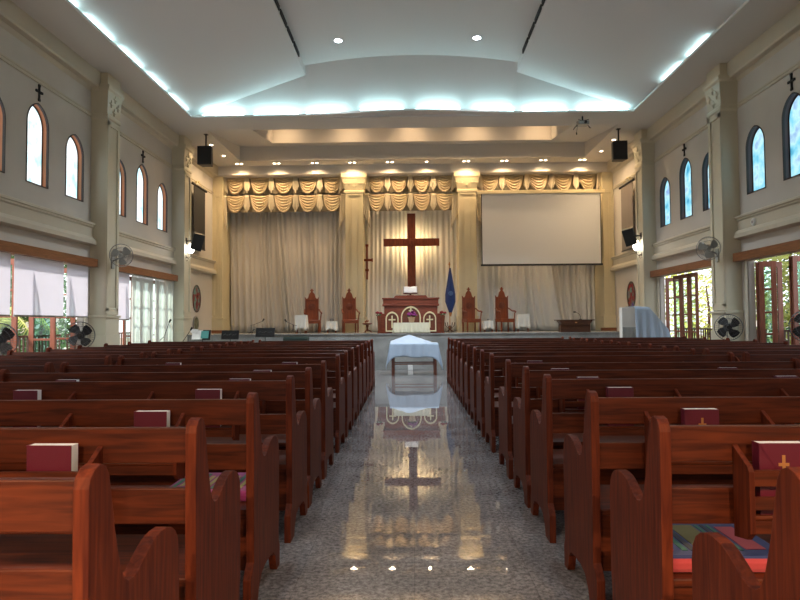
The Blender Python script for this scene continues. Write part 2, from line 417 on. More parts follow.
        for (dy, dz) in ((0, .14), (0, -.14), (.15, 0), (-.15, 0)):
            for (hy, hz) in ((.068, .014), (.014, .078)):
                dd = .02 + .035 * (5.98 + dz - 5.74) / .48; mb.box(sg * (XC - dd - .012), sg * XC, ym + dy - hy, ym + dy + hy, 5.98 + dz - hz, 5.98 + dz + hz)
        lab = f'cream square column with flared capital on the {side} wall'
        struct(mb, nm('trim'), M['column'], lab, 'column', bevel=.006)
    return ops
opsL = wall_side(-1); opsR = wall_side(1)

# ---- back (stage) wall, front (entrance) wall
struct(MB().box(-XW - .14, XW + .14, YB, YB + .15, 0, 8.2), 'wall_back', M['wall'], 'cream wall behind the stage curtains', 'wall')
mb = MB().plate([(-XW - .14, 0), (XW + .14, 0), (XW + .14, 8.2), (-XW - .14, 8.2)], [[(-1.6, .04), (1.6, .04), (1.6, 2.6), (-1.6, 2.6)]], YF, YF - .15, lambda u, v, t: (u, t, v))
struct(mb, 'wall_entrance', M['wall'], 'entrance wall with wide doorway behind the pews', 'wall')
# frieze beam across the stage and back pilasters
mb = MB().plate([(20.62, 6.28), (20.55, 6.31), (20.55, ZS + .02), (21.95, ZS + .02), (21.95, 6.28)], [], -XW, XW, lambda u, v, t: (t, u, v))
struct(mb, nm('trim'), M['stageceil'], 'plain frieze above the stage curtains', 'trim')
def stage_pier(xa, xb, cap=True, side=''):
    y0 = 20.62; mb = MB()
    mb.box(xa, xb, y0, YB, 1.0, 6.28)
    w = xb - xa
    for (x0, x1, z0, z1) in ((xa, xa + .09, 1.6, 5.68), (xb - .09, xb, 1.6, 5.68), (xa + .09, xb - .09, 5.58, 5.68)):
        mb.box(x0, x1, y0 - .035, y0, z0, z1)
    mb.box(xa + .2, xb - .2, y0 - .012, y0, 1.8, 5.45)
    mb.box(xa - .03, xb + .03, y0 - .05, YB, 1.0, 1.46); mb.box(xa - .05, xb + .05, y0 - .07, YB, 1.46, 1.51)
    if cap:
        def ring(d, z): return [(xa - d, y0 - d, z), (xb + d, y0 - d, z), (xb + d, YB, z), (xa - d, YB, z)]
        lv = [(.0, 5.64), (.05, 5.66), (.05, 5.74), (.02, 5.76), (.11, 6.12), (.14, 6.18), (.14, 6.30), (.06, 6.31), (.06, ZS + .01)]
        o = [p for d, z in lv for p in ring(d, z)]
        fs = [(i * 4 + k, i * 4 + (k + 1) % 4, i * 4 + 4 + (k + 1) % 4, i * 4 + 4 + k) for i in range(len(lv) - 1) for k in range(4)]
        mb.add(o, fs); xm = (xa + xb) / 2
        for (dx, dz) in ((0, .09), (0, -.09), (.16, 0), (-.16, 0), (.3, .0), (-.3, 0)):
            for (hx, hz) in ((.045, .011), (.011, .045)):
                mb.box(xm + dx - hx, xm + dx + hx, y0 - .09, y0, 5.98 + dz - hz, 5.98 + dz + hz)
    struct(mb, nm('trim'), M['pier'], f'cream pier with {"flared capital" if cap else "plain face"} {side} of the stage', 'column', bevel=.006)
stage_pier(-2.22, -1.63, True, 'left of the cross at the back'); stage_pier(1.55, 2.15, True, 'right of the cross at the back')
stage_pier(-XW, -6.36, False, 'in the left corner'); stage_pier(6.34, XW, False, 'in the right corner')

# ---- stage platform
struct(MB().box(-XW, XW, 17.3, YB, 0, 1.0), nm('trim'), M['stagegran'], 'grey granite stage platform', 'stage', bevel=.005)
struct(MB().box(-XW, XW, 17.27, 17.34, .985, 1.015), nm('trim'), M['stagegran'], 'granite nosing along the stage edge', 'trim')
for sx in (-1, 1):
    struct(MB().box(sx * 6.2, sx * XW, 20.52, 20.60, 1.0, 1.1), nm('trim'), M['orange_wood'], 'orange wooden skirting in the stage corner', 'trim')

# ------------------------------------------------------------------ ceiling
YC = 15.5; XV = 2.59
def bump(x): 
    u = abs(x) / XV
    return .10 * .5 * (1 + math.cos(PI * min(u, 1.25) / 1.25)) if u < 1.25 else 0
# soffit ring (side strips, front strip with gentle arch, stage border, sloped panel with tray)
mb = MB()
for sg in (-1, 1):
    mb.add([(sg * 5.57, YF, ZS), (sg * XW, YF, ZS), (sg * XW, 16.6, ZS), (sg * 5.57, 16.6, ZS)], [(0, 1, 2, 3)])
    mb.add([(sg * 5.57, 16.6, ZS), (sg * XW, 16.6, ZS), (sg * XW, YB, ZS), (sg * 5.57, YB, ZS)], [(0, 1, 2, 3)])
    mb.add([(sg * 5.57, 16.6, ZS), (sg * 5.57, 19.87, ZS), (sg * 5.57, 19.87, 7.07)], [(0, 1, 2)])
mb.grid(lambda u, v: (-5.57 + 11.14 * u, YC + (16.6 - YC) * v, ZS + bump(-5.57 + 11.14 * u) * (1 - v)), 48, 4)
mb.add([(-5.57, 19.87, ZS), (5.57, 19.87, ZS), (5.57, YB, ZS), (-5.57, YB, ZS)], [(0, 1, 2, 3)])
mb.add([(-5.57, 19.87, ZS), (5.57, 19.87, ZS), (5.57, 19.87, 7.07), (-5.57, 19.87, 7.07)], [(0, 1, 2, 3)])
sl = lambda y: ZS + .1437 * (y - 16.6)
ta, tb, tc_, td = -4.36, 4.36, 16.72, 19.2
def slope(x0, x1, y0, y1): mb.add([(x0, y0, sl(y0)), (x1, y0, sl(y0)), (x1, y1, sl(y1)), (x0, y1, sl(y1))], [(0, 1, 2, 3)])
slope(-5.57, 5.57, 16.6, tc_); slope(-5.57, 5.57, td, 19.87); slope(-5.57, ta, tc_, td); slope(tb, 5.57, tc_, td)
ZT = 7.42
for (x0, y0, x1, y1) in ((ta, tc_, tb, tc_), (tb, tc_, tb, td), (tb, td, ta, td), (ta, td, ta, tc_)):
    mb.add([(x0, y0, sl(y0)), (x1, y1, sl(y1)), (x1, y1, ZT), (x0, y0, ZT)], [(0, 1, 2, 3)])
mb.add([(ta, tc_, ZT), (tb, tc_, ZT), (tb, td, ZT), (ta, td, ZT)], [(0, 1, 2, 3)])
struct(mb, 'ceiling', M['stageceil'], 'plastered ceiling border and stage ceiling with lit tray', 'ceiling')
# cove lip and trough
mb = MB()
YE = -3.5
for sg in (-1, 1):
    mb.box(sg * 5.57, sg * 5.59, YE, YC + .02, ZS - .03, ZS + .015)
    mb.add([(sg * 5.6, YE, ZS + .01), (sg * 5.78, YE, ZS + .01), (sg * 5.78, YC + .1, ZS + .01), (sg * 5.6, YC + .1, ZS + .01)], [(0, 1, 2, 3)])
N = 48
for i in range(N):
    x0 = -5.6 + 11.2 * i / N; x1 = x0 + 11.2 / N; b0, b1 = bump(x0), bump(x1)
    vs = []
    for (x, b) in ((x0, b0), (x1, b1)):
        vs += [(x, YC - .015, ZS - .03 + b), (x, YC + .015, ZS - .03 + b), (x, YC + .015, ZS + .015 + b), (x, YC - .015, ZS + .015 + b)]
    mb.add(vs, [(0, 1, 5, 4), (1, 2, 6, 5), (2, 3, 7, 6), (3, 0, 4, 7)])
    mb.add([(x0, YC + .015, ZS + .01 + b0), (x1, YC + .015, ZS + .01 + b1), (x1, YC + .29, ZS + .01 + b1), (x0, YC + .29, ZS + .01 + b0)], [(0, 1, 2, 3)])
struct(mb, nm('trim'), M['white'], 'thin white lip around the lit ceiling cove', 'trim')
# vault panels
XS = 5.76; YS = 15.77; Z0 = 6.66; KS = .76 / (XS - XV); KF = .76 / .77; YT = 14.83; ZV = Z0 + KF * (YS - YT)
zsd = lambda ax: Z0 + KS * (XS - ax)
YH = YS - (zsd(XV) - Z0) / KF
mb = MB()
for sg in (-1, 1):
    n = 12
    for i in range(n):
        xa = XS + (XV - XS) * i / n; xb = XS + (XV - XS) * (i + 1) / n
        ya = YS - (zsd(xa) - Z0) / KF; yb = YS - (zsd(xb) - Z0) / KF
        mb.add([(sg * xa, YE, zsd(xa)), (sg * xb, YE, zsd(xb)), (sg * xb, yb, zsd(xb)), (sg * xa, ya, zsd(xa))], [(0, 1, 2, 3)])
        mb.add([(sg * xa, ya, zsd(xa)), (sg * xb, yb, zsd(xb)), (sg * xb, YS, Z0), (sg * xa, YS, Z0)], [(0, 1, 2, 3)])
    mb.add([(sg * XS, YE, Z0), (sg * XS, YS, Z0), (sg * XS, YS, ZS), (sg * XS, YE, ZS)], [(0, 1, 2, 3)])
    # upright faces holding the air slots
    mb.add([(sg * XV, YE, zsd(XV)), (sg * XV, YH, zsd(XV)), (sg * XV, YT, ZV), (sg * XV, YE, ZV)], [(0, 1, 2, 3)])
arc = lambda x: .22 * (1 - (x / XV) ** 2)
mb.grid(lambda u, v: (-XV + 2 * XV * u, YS + (YT - YS) * v, Z0 + (ZV - Z0) * v + arc(-XV + 2 * XV * u) * v + bump(-XV + 2 * XV * u) * (1 - v)), 32, 10)
mb.grid(lambda u, v: (-XV + 2 * XV * u, YT + (YE - YT) * v, ZV + arc(-XV + 2 * XV * u)), 32, 4)
mb.add([(-XS, YS, Z0), (XS, YS, Z0), (XS, YS, ZS), (-XS, YS, ZS)], [(0, 1, 2, 3)])
mb.add([(-XS, YE, 6.5), (XS, YE, 6.5), (XS, YE, 8.2), (-XS, YE, 8.2)], [(0, 1, 2, 3)])
struct(mb, nm('ceiling') if False else 'ceiling_vault', M['ceiling'], 'raised pale ceiling vault washed by hidden strip lights', 'ceiling')
struct(MB().box(-XW - .3, XW + .3, YF - .3, YB + .3, 8.2, 8.3), 'roof', M['ceiling'], 'roof slab above the ceiling', 'ceiling')
# air slots
for sg in (-1, 1):
    y = 14.05; k = 0
    while k < 7:
        mb = MB().box(sg * (XV - .03), sg * (XV - .002), y - .60, y, 7.455, 7.555)
        k += 1
        o = mb.build('ceiling_air_slot', M['matblack'])
        tag(o, f'dark linear air slot in the {"left" if sg < 0 else "right"} ceiling step, {["nearest the stage", "second from the stage", "third from the stage", "fourth from the stage", "fifth from the stage", "sixth from the stage", "seventh from the stage"][k - 1]}', 'air vent', 'air slots in the ceiling step')
        y -= .71
# cove tubes
def tube_light(p, q, lab, g, mt='tube'):
    m = MB(); P, Q = Vector(p), Vector(q); d = (Q - P).normalized()
    o = MB().tube([P, Q], .019, 8).build('strip_light', M[mt])
    tag(o, lab, 'strip light', g)
    return o
fx = [(200, 242), (252, 297), (305, 348), (360, 404), (416, 460), (470, 514), (523, 568), (578, 628)]
for i, (a, b) in enumerate(fx):
    xa = (a - 411) * 15.6 / 620; xb = (b - 411) * 15.6 / 620; xa = max(xa, -5.4)
    za = ZS + .035 + bump((xa + xb) / 2)
    tube_light((xa, YC + .05, za), (xb, YC + .05, za), f'bright strip light in the cove above the stage, {["leftmost", "second from the left", "third from the left", "left of centre", "right of centre", "third from the right", "second from the right", "rightmost"][i]}', 'strip lights along the front cove')
ord_ = ['nearest', 'second', 'third', 'fourth', 'fifth', 'sixth', 'seventh', 'eighth', 'ninth', 'tenth', 'eleventh', 'twelfth', 'thirteenth', 'fourteenth', 'fifteenth', 'sixteenth']
for sg, rng in ((-1, [(14.1, 15.35), (12.85, 13.98), (11.6, 12.73), (10.35, 11.48), (9.1, 10.23), (7.85, 8.98), (5.4, 6.5), (2.9, 4.0), (.4, 1.5)]),
                (1, [(12.75, 13.85), (11.55, 12.6), (9.1, 10.23), (7.85, 8.98), (5.4, 6.5), (2.9, 4.0), (.4, 1.5)])):
    for i, (a, b) in enumerate(rng):
        tube_light((sg * 5.625, a + .06, ZS + .035), (sg * 5.625, b - .06, ZS + .035), f'bright strip light in the {"left" if sg < 0 else "right"} ceiling cove, {ord_[i] if i else "nearest"} {"to" if i == 0 else "from"} the stage', 'strip lights along the side coves', 'tube2')

# downlights --------------------------------------------------------
def downlight(x, y, z, lab, mat='down', twin=False, r=.045, grp='warm downlights over the stage', spot=None):
    t = thing('ceiling_downlight', lab, 'ceiling light', (x, y, z), 0, grp)
    rim = MB(); bulb = MB()
    for dx in ((-.075, .075) if twin else (0,)):
        rim.lathe([(r + .02, 0), (r + .02, -.012), (r, -.014), (r, 0)], (dx, 0, 0), 16)
        bulb.lathe([(r * .95, -.002), (r * .95, -.010)], (dx, 0, 0), 16)
    rim.build('rim', M['white'], t); bulb.build('bulb', M[mat], t)
    if spot:
        ld = bpy.data.lights.new('spot', 'SPOT'); ld.energy = spot; ld.color = (1, .69, .39); ld.spot_size = math.radians(150); ld.spot_blend = .8; ld.shadow_soft_size = .04
        lo = bpy.data.objects.new('spot', ld); COL.objects.link(lo); lo.parent = t; lo.location = (0, 0, -.03)
    return t
bx = [237, 275.3, 314, 352.3, 390.4, 427.6, 467.7, 506, 545, 584.3]
for i, px in enumerate(bx):
    x = (px - 412.2) * 20.2 / 622
    downlight(x, 20.2, ZS, f'warm {"single" if i == 5 else "twin"} downlight over the stage front curtains, {["leftmost", "second from left", "third from left", "fourth from left", "fifth from left", "single one near the centre", "fourth from right", "third from right", "second from right", "rightmost"][i]}', twin=i != 5, spot=54)
for sg in (-1, 1):
    for y, w in ((18.0, 'nearer the pews'), (19.2, 'nearer the curtains')):
        downlight(sg * 5.9, y, ZS, f'round warm downlight beside the {"left" if sg < 0 else "right"} wall of the stage, {w}', spot=55, r=.05)
for i, x in enumerate((-3.9, -1.95, 0, 1.95, 3.9)):
    ld = bpy.data.lights.new('tray', 'SPOT'); ld.energy = 22; ld.color = (1, .66, .36); ld.spot_size = math.radians(150); ld.spot_blend = 1; ld.shadow_soft_size = .05
    t = thing('tray_light', f'hidden warm lamp in the ceiling tray, {["leftmost", "left", "middle", "right", "rightmost"][i]}', 'ceiling light', (x, td - .75, ZT - .02), 0, 'warm lamps inside the ceiling tray')
    MB().lathe([(.05, 0), (.05, -.03), (.035, -.03), (.035, -.005)], (0, 0, 0), 14).build('rim', M['white'], t)
    lo = bpy.data.objects.new('spot', ld); COL.objects.link(lo); lo.parent = t; lo.location = (0, 0, -.05); lo.rotation_euler = (math.radians(50), 0, 0)
for i, x in enumerate((-1.64, 1.50)):
    for j, y in enumerate((13.8, 8.3, 2.8)):
        z = ZV + arc(x)
        downlight(x, y, z, f'white round ceiling light in the vault, {"left" if i == 0 else "right"} one {["nearest the stage", "above the middle pews", "above the rear pews"][j]}', 'cool', r=.085, grp='white lights in the vault')
        pl = bpy.data.lights.new('vault_lamp', 'SPOT'); pl.energy = 850 if j == 0 else 110; pl.color = (.85, .93, 1); pl.spot_size = math.radians(130); pl.spot_blend = 1; pl.shadow_soft_size = .08
        lo = bpy.data.objects.new('vault_lamp_spot', pl); COL.objects.link(lo); lo.parent = COL.objects[-1] if False else None; lo.location = (x, y, z - .04)

struct(MB().box(-XW, XW, YF, -.9, 3.1, 3.3), 'ceiling_added_slab', M['ceiling'], 'added unseen slab behind the camera, holding the added downlights', 'ceiling')  # unseen slab, added to carry the downlights and block entrance light
for i, x in enumerate((-3.4, -1.1, 1.3, 3.6)):  # unseen lamps added behind the camera to brighten the nearest pews
    downlight(x, -1.3, 3.1, f'added unseen warm downlight behind the camera, {["far left", "left of the aisle", "right of the aisle", "far right"][i]}', r=.07, grp='added downlights behind the camera', spot=480)
# ------------------------------------------------------------------ curtains and valances
def curtain(x0, x1, zt, zb, y, pleats, m, name, lab, sweep=None, amp=.085, seed=0):
    rnd = random.Random(seed); ph = [rnd.uniform(0, 6.28) for _ in range(6)]
    nu = pleats * 7; nv = 22
    def fn(u, v):
        z = zt + (zb - zt) * v
        uu = u + .012 * math.sin(u * 9 + ph[0]) + .008 * math.sin(u * 23 + ph[1])
        a = amp * (.65 + .35 * math.sin(uu * 17 + ph[2])) * (.55 + .55 * v)
        w = uu * pleats * 2 * PI + .5 * math.sin(v * 2.2 + u * 6 + ph[3])
        dy = a * math.sin(w) + .35 * a * math.sin(w * .5 + ph[4])
        x = x0 + (x1 - x0) * u + .012 * math.sin(v * 3 + ph[5] + u * 11)
        if sweep: x = sweep(x, v, x0, x1, u)
        return (x, y + dy, z)
    o = MB().grid(fn, nu, nv).build(name, M[m], smooth='all', solid=.006)
    return tag(o, lab, 'curtain', 'stage curtains')
curtain(-6.36, -4.2, 6.2, 1.02, 21.42, 12, 'curtain', 'stage_curtain', 'greyish pleated curtain at the far left of the stage, behind the music stands',
        sweep=lambda x, v, a, b, u: x + .08 * v * (1 - u) + .25 * v * v * math.sin(PI * u) * u, seed=1)
curtain(-4.75, -2.2, 6.2, 1.02, 21.22, 14, 'curtain', 'stage_curtain', 'greyish pleated curtain swept leftwards behind the left high-backed chairs',
        sweep=lambda x, v, a, b, u: x + .38 * v ** 1.5 * (1 - u) ** 2, seed=2)
curtain(-1.66, 1.58, 6.2, 1.02, 21.52, 20, 'curtain_c', 'stage_curtain', 'cream pleated curtain behind the large wooden cross', seed=3, amp=.085)
curtain(2.12, 4.6, 6.2, 1.02, 21.36, 12, 'curtain_w', 'stage_curtain', 'pale pleated curtain below the left part of the white screen',
        sweep=lambda x, v, a, b, u: x + (.55 * v ** 2) * u ** 2, seed=4, amp=.115)
curtain(4.35, 6.36, 6.2, 1.02, 21.68, 10, 'curtain_w', 'stage_curtain', 'pale pleated curtain below the right part of the white screen',
        sweep=lambda x, v, a, b, u: x + (.45 * v ** 1.6) * (1 - u), seed=5, amp=.115)
def swag_part(t, x0, x1, zt, drop, y):
    w = x1 - x0; n = 6
    def fn(u, v):
        s = 1 - (2 * u - 1) ** 2
        z = zt - drop * v * (.12 + .88 * s ** .62) + .006 * math.sin(u * 9)
        fold = abs(math.sin(v * n * PI)) ** .8
        dy = -.05 - .075 * fold * (.35 + .65 * s) - .06 * s * v
        return (x0 + w * (.5 + (u - .5) * (1 - .06 * v)), y + dy, z - .02 * fold * s)
    MB().grid(fn, 22, 46).build('swag', M['swag'], t, smooth='all', solid=.006)
def tail_part(t, xc, w, zt, drop, y, flip=0):
    def fn(u, v):
        a = .03; ww = w * (.62 + .5 * v)
        x = xc + (u - .5) * ww
        cut = drop * (1 - (.35 * abs(2 * u - 1) if not flip else .45 * (u if flip > 0 else 1 - u)))
        return (x, y - .16 + a * math.sin(u * 4 * 2 * PI), zt - cut * v)
    MB().grid(fn, 26, 8).build('tail', M['tailc'], t, smooth='all', solid=.006)
def valance(x0, x1, n, tiers, side, lab):
    t = thing('swag_valance', lab, 'valance', ((x0 + x1) / 2, 20.95, 5.0), 0, 'gathered golden valances above the stage curtains')
    o = Vector(t.location); cx = o.x
    p = (x1 - x0) / n
    for ti, (zt, dr) in enumerate(tiers):
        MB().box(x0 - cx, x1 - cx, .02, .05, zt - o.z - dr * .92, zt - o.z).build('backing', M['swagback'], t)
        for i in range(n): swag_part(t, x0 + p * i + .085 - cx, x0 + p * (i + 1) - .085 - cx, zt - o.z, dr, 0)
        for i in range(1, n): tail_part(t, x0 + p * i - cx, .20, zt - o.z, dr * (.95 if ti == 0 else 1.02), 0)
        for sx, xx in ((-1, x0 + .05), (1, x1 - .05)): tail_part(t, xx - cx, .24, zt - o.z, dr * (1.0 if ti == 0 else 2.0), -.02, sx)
T2 = [(6.30, .60), (5.67, .60)]
valance(-6.42, -2.28, 5, T2, 0, 'golden two tier swag valance over the left stage curtains')
valance(-1.58, 1.50, 4, T2, 0, 'golden two tier swag valance above the large cross')
valance(2.22, 6.36, 5, [(6.30, .62), (5.60, .60)], 0, 'golden swag valance above the white projection screen')

# projection screen
t = thing('projection_screen', 'large white pull-down projection screen with black border on the right of the stage', 'screen', (4.25, 20.38, 3.15))
MB().box(-2.08, 2.08, -.07, .06, 2.38, 2.49).build('housing', M['cream'], t, bevel=.01)
mbs = MB().box(-1.935, 1.935, -.004, .004, .06, 2.38)
mbs.build('fabric', M['screen'], t)
MB().box(-1.96, -1.935, -.006, .006, .03, 2.38).box(1.935, 1.96, -.006, .006, .03, 2.38).box(-1.99, 1.99, -.02, .02, 0.0, .06).build('border', M['black'], t)

# side hanging screens
for sg, m, zt, zb, lab in ((-1, 'darkscreen', 5.52, 3.62, 'dark hanging screen with top roller on the left wall by the stage'), (1, 'greyscreen', 5.48, 3.46, 'taupe hanging screen with top roller on the right wall by the stage')):
    t = thing('wall_screen', lab, 'screen', (sg * 6.54, 18.87, zb))
    h = zt - zb
    MB().box(-.006, .006, -.50, .50, 0.02, h).build('fabric', M[m], t)
    MB().tube([(0, -.62, h), (0, .62, h)], .035, 12).build('roller', M['darkscreen'], t, smooth=True)
    MB().box(-.015, .015, -.52, .52, 0, .035).build('bottom_bar', M['black'], t)
    MB().tube([(0, -.3, h + .03), (sg * .04, 0, h + .22), (0, .3, h + .03)], .008, 6).box(min(0, sg * .155), max(0, sg * .155), -.02, .02, h + .14, h + .2).build('hanger', M['cream'], t)

# ------------------------------------------------------------------ large cross
t = thing('wooden_cross', 'large red brown wooden cross glowing from behind in front of the cream curtain', 'cross', (-.02, 21.12, 2.3))
MB().box(-.14, .14, -.05, .05, 0, 2.74).build('upright', M['red_wood'], t, bevel=.01)
MB().box(-.95, .95, -.056, .044, 1.62, 1.88).build('crossbar', M['red_wood'], t, bevel=.01)
MB().box(-.07, .07, -.065, -.05, 1.68, 1.82).build('boss', M['red_wood'], t, bevel=.01)
MB().box(-.80, -.2, .05, .066, 1.65, 1.68).box(.2, .80, .05, .066, 1.65, 1.68).box(-.80, -.2, .05, .066, 1.83, 1.86).box(.2, .80, .05, .066, 1.83, 1.86).box(-.125, -.10, .05, .066, .9, 2.3).box(.10, .125, .05, .066, .9, 2.3).build('backlight_strip', M['led'], t)
MB().box(-.04, .04, .05, .79, 1.7, 1.8).box(-.05, .05, .05, .30, .1, .2).build('wall_bracket', M['black'], t)
# small brown cross on the pier edge
t = tag(MB().box(-.03, .03, -.02, .02, 0, 1.18).box(-.17, .17, -.02, .02, .62, .70).box(-.05, .05, -.02, .02, 1.12, 1.2).box(-.2, -.15, -.02, .02, .6, .72).box(.15, .2, -.02, .02, .6, .72).box(-.06, .06, -.02, .02, .28, .36)
        .build('processional_cross', M['chair_wood'], bevel=.006, loc=(-1.53, 20.95, 2.78)), 'small orange wood cross hanging beside the left stage pier', 'cross')

# ------------------------------------------------------------------ pulpit
t = thing('pulpit', 'wide red wooden pulpit with three cream gothic frames on the stage', 'pulpit', (-.05, 18.35, 1.0))
fy = lambda y: (lambda u, v, tt: (u, y + tt, v))
MB().box(-.78, .78, -.2, .38, 0, .80).build('body', M['pulpit'], t, bevel=.01)
MB().box(-.83, .83, -.26, .44, .80, .86).box(-.81, .81, -.24, .42, .86, 1.0).box(-.84, .84, -.27, .45, 1.0, 1.04).plate([(-.5, 1.04), (.5, 1.04), (.44, 1.11), (-.44, 1.11)], [], -.24, .40, lambda u, v, q: (u, q, v)).build('top', M['pulpit'], t, bevel=.008)
MB().box(-.92, -.78, -.16, .3, 0, .58).build('wing', M['pulpit'], t, bevel=.01); MB().box(.78, .92, -.16, .3, 0, .58).build('wing', M['pulpit'], t, bevel=.01)
for (c, w, zz) in ((0, .29, .80), (-.55, .19, .64), (.55, .19, .64)):
    fr = MB().plate(arch(c, w, .05, zz - w * 1.15, zz), [arch(c, w - .035, .085, zz - w * 1.15, zz - .05)], -.245, -.2, lambda u, v, q: (u, q, v))
    fo = fr.build('gothic_frame', M['cream'], t, bevel=.004)
    if c: MB().box(c - .02, c + .02, -.225, -.2, .16, .52).box(c - .10, c + .10, -.225, -.2, .38, .42).build('cross_relief', M['cream'], fo, bevel=.003)
    MB().plate(arch(c, w - .03, .08, zz - w * 1.15, zz - .045), [], -.205, -.2, lambda u, v, q: (u, q, v)).build('sunk_panel', M['red_wood'], fo)
MB().box(-.022, .022, -.235, -.2, .50, .74).box(-.06, .06, -.235, -.2, .64, .68).build('cross_relief', M['cream'], t, bevel=.003)
# open book on top
t = thing('open_bible', 'open white-paged book on a dark stand atop the pulpit', 'book', (-.06, 18.6, 2.11))
MB().box(-.10, .10, -.02, .12, 0, .03).box(-.03, .03, .03, .07, .03, .10).build('stand', M['dark_wood'], t)
rot = Matrix.Rotation(math.radians(58), 3, 'X')
def page(sx):
    def fn(u, v):
        x = sx * u * .20; y = (v - .5) * .22; z = .02 + .025 * math.sin(u * PI * .8)
        p = rot @ Vector((x, y, z)); return (p.x, p.y + .02, p.z + .17)
    return MB().grid(fn, 8, 4)
page(1).build('page', M['paper'], t, solid=.012, smooth='all'); page(-1).build('page', M['paper'], t, solid=.012, smooth='all')
mm = MB(); vs = [rot @ Vector((x, y, 0)) for x, y in ((-.21, -.12), (.21, -.12), (.21, .12), (-.21, .12))]
mm.add([(p.x, p.y + .02, p.z + .165) for p in vs], [(0, 1, 2, 3)]).build('cover', M['maroon'], t, solid=.01)

def petals(mb, c, r, n, pr, seed):
    rn = random.Random(seed)
    for i in range(n):
        d = Vector((rn.gauss(0, 1), rn.gauss(0, 1), abs(rn.gauss(0, .8)))).normalized() * r * rn.uniform(.5, 1)
        mb.ball((c[0] + d.x, c[1] + d.y, c[2] + d.z * .8), pr * rn.uniform(.7, 1.2), 7, 5, (1, 1, .7))
    return mb
for sg in (-1, 1):
    t = thing('rose_vase', f'red roses in a slim brown vase at the {"left" if sg < 0 else "right"} side of the pulpit', 'flowers', (-.05 + sg * .93, 18.0, 1.0), 0, 'roses beside the pulpit')
    MB().lathe([(.045, 0), (.05, .02), (.03, .10), (.045, .35), (.06, .5), (.05, .52)], n=14).build('vase', M['red_wood'], t, smooth=True)
    petals(MB(), (0, 0, .58), .09, 16, .038, 3).build('blooms', M['rose'], t, smooth='all')
    petals(MB(), (0, 0, .53), .07, 8, .022, 5).build('leaves', M['leaf'], t, smooth='all')
# altar table with lace cloth and flower pot
t = thing('altar_table', 'small altar table in front of the pulpit', 'table', (-.04, 17.72, 1.0))
MB().box(-.50, .50, -.14, .14, .27, .30).build('tabletop', M['dark_wood'], t)
for sx in (-1, 1):
    for sy in (-1, 1): MB().box(sx * .46 - .02, sx * .46 + .02, sy * .11 - .02, sy * .11 + .02, 0, .27).build('leg', M['dark_wood'], t)
def drape(hx, hy, top, bot, amp, n, flare=.02, corner=0.0):
    mb = MB(); N = n * 8; per = []
    L = 2 * (2 * hx + 2 * hy)
    for i in range(N):
        s = i / N * L
        segs = [(2 * hx, (-hx, -hy), (1, 0), (0, -1)), (2 * hy, (hx, -hy), (0, 1), (1, 0)), (2 * hx, (hx, hy), (-1, 0), (0, 1)), (2 * hy, (-hx, hy), (0, -1), (-1, 0))]
        for ln, p, d, nn in segs:
            if s <= ln: break
            s -= ln
        per.append(((p[0] + d[0] * s, p[1] + d[1] * s), nn, min(s, ln - s)))
    R = 6
    for j in range(R + 1):
        v = j / R
        for i, ((x, y), nn, e) in enumerate(per):
            o = flare * v + amp * v * math.sin(2 * PI * i / 8) + .006
            cz = corner * max(0, 1 - e / .12) * v
            mb.v.append((x + nn[0] * o, y + nn[1] * o, top + (bot - top) * v - cz))
    for j in range(R):
        for i in range(N): mb.f.append([j * N + i, j * N + (i + 1) % N, (j + 1) * N + (i + 1) % N, (j + 1) * N + i])
    mb.f.append(list(range(N)))
    return mb
tag(drape(.50, .14, .312, .02, .012, 26).build('altar_cloth', M['altarcloth'], smooth=True, solid=.004, loc=(-.04, 17.72, 1.0)), 'cream pleated cloth covering the small altar table', 'tablecloth')
t = thing('flower_pot', 'purple flowers in a cream pot on the small altar table', 'flowers', (-.03, 17.72, 1.32))
MB().lathe([(.06, 0), (.075, .02), (.10, .14), (.11, .15), (.10, .155), (.05, .14)], n=16).build('pot', M['pot'], t, smooth=True)
petals(MB(), (0, 0, .2), .15, 34, .036, 8).build('blooms', M['purple'], t, smooth='all')
petals(MB(), (0, 0, .16), .13, 16, .025, 9).build('leaves', M['leaf'], t, smooth='all')

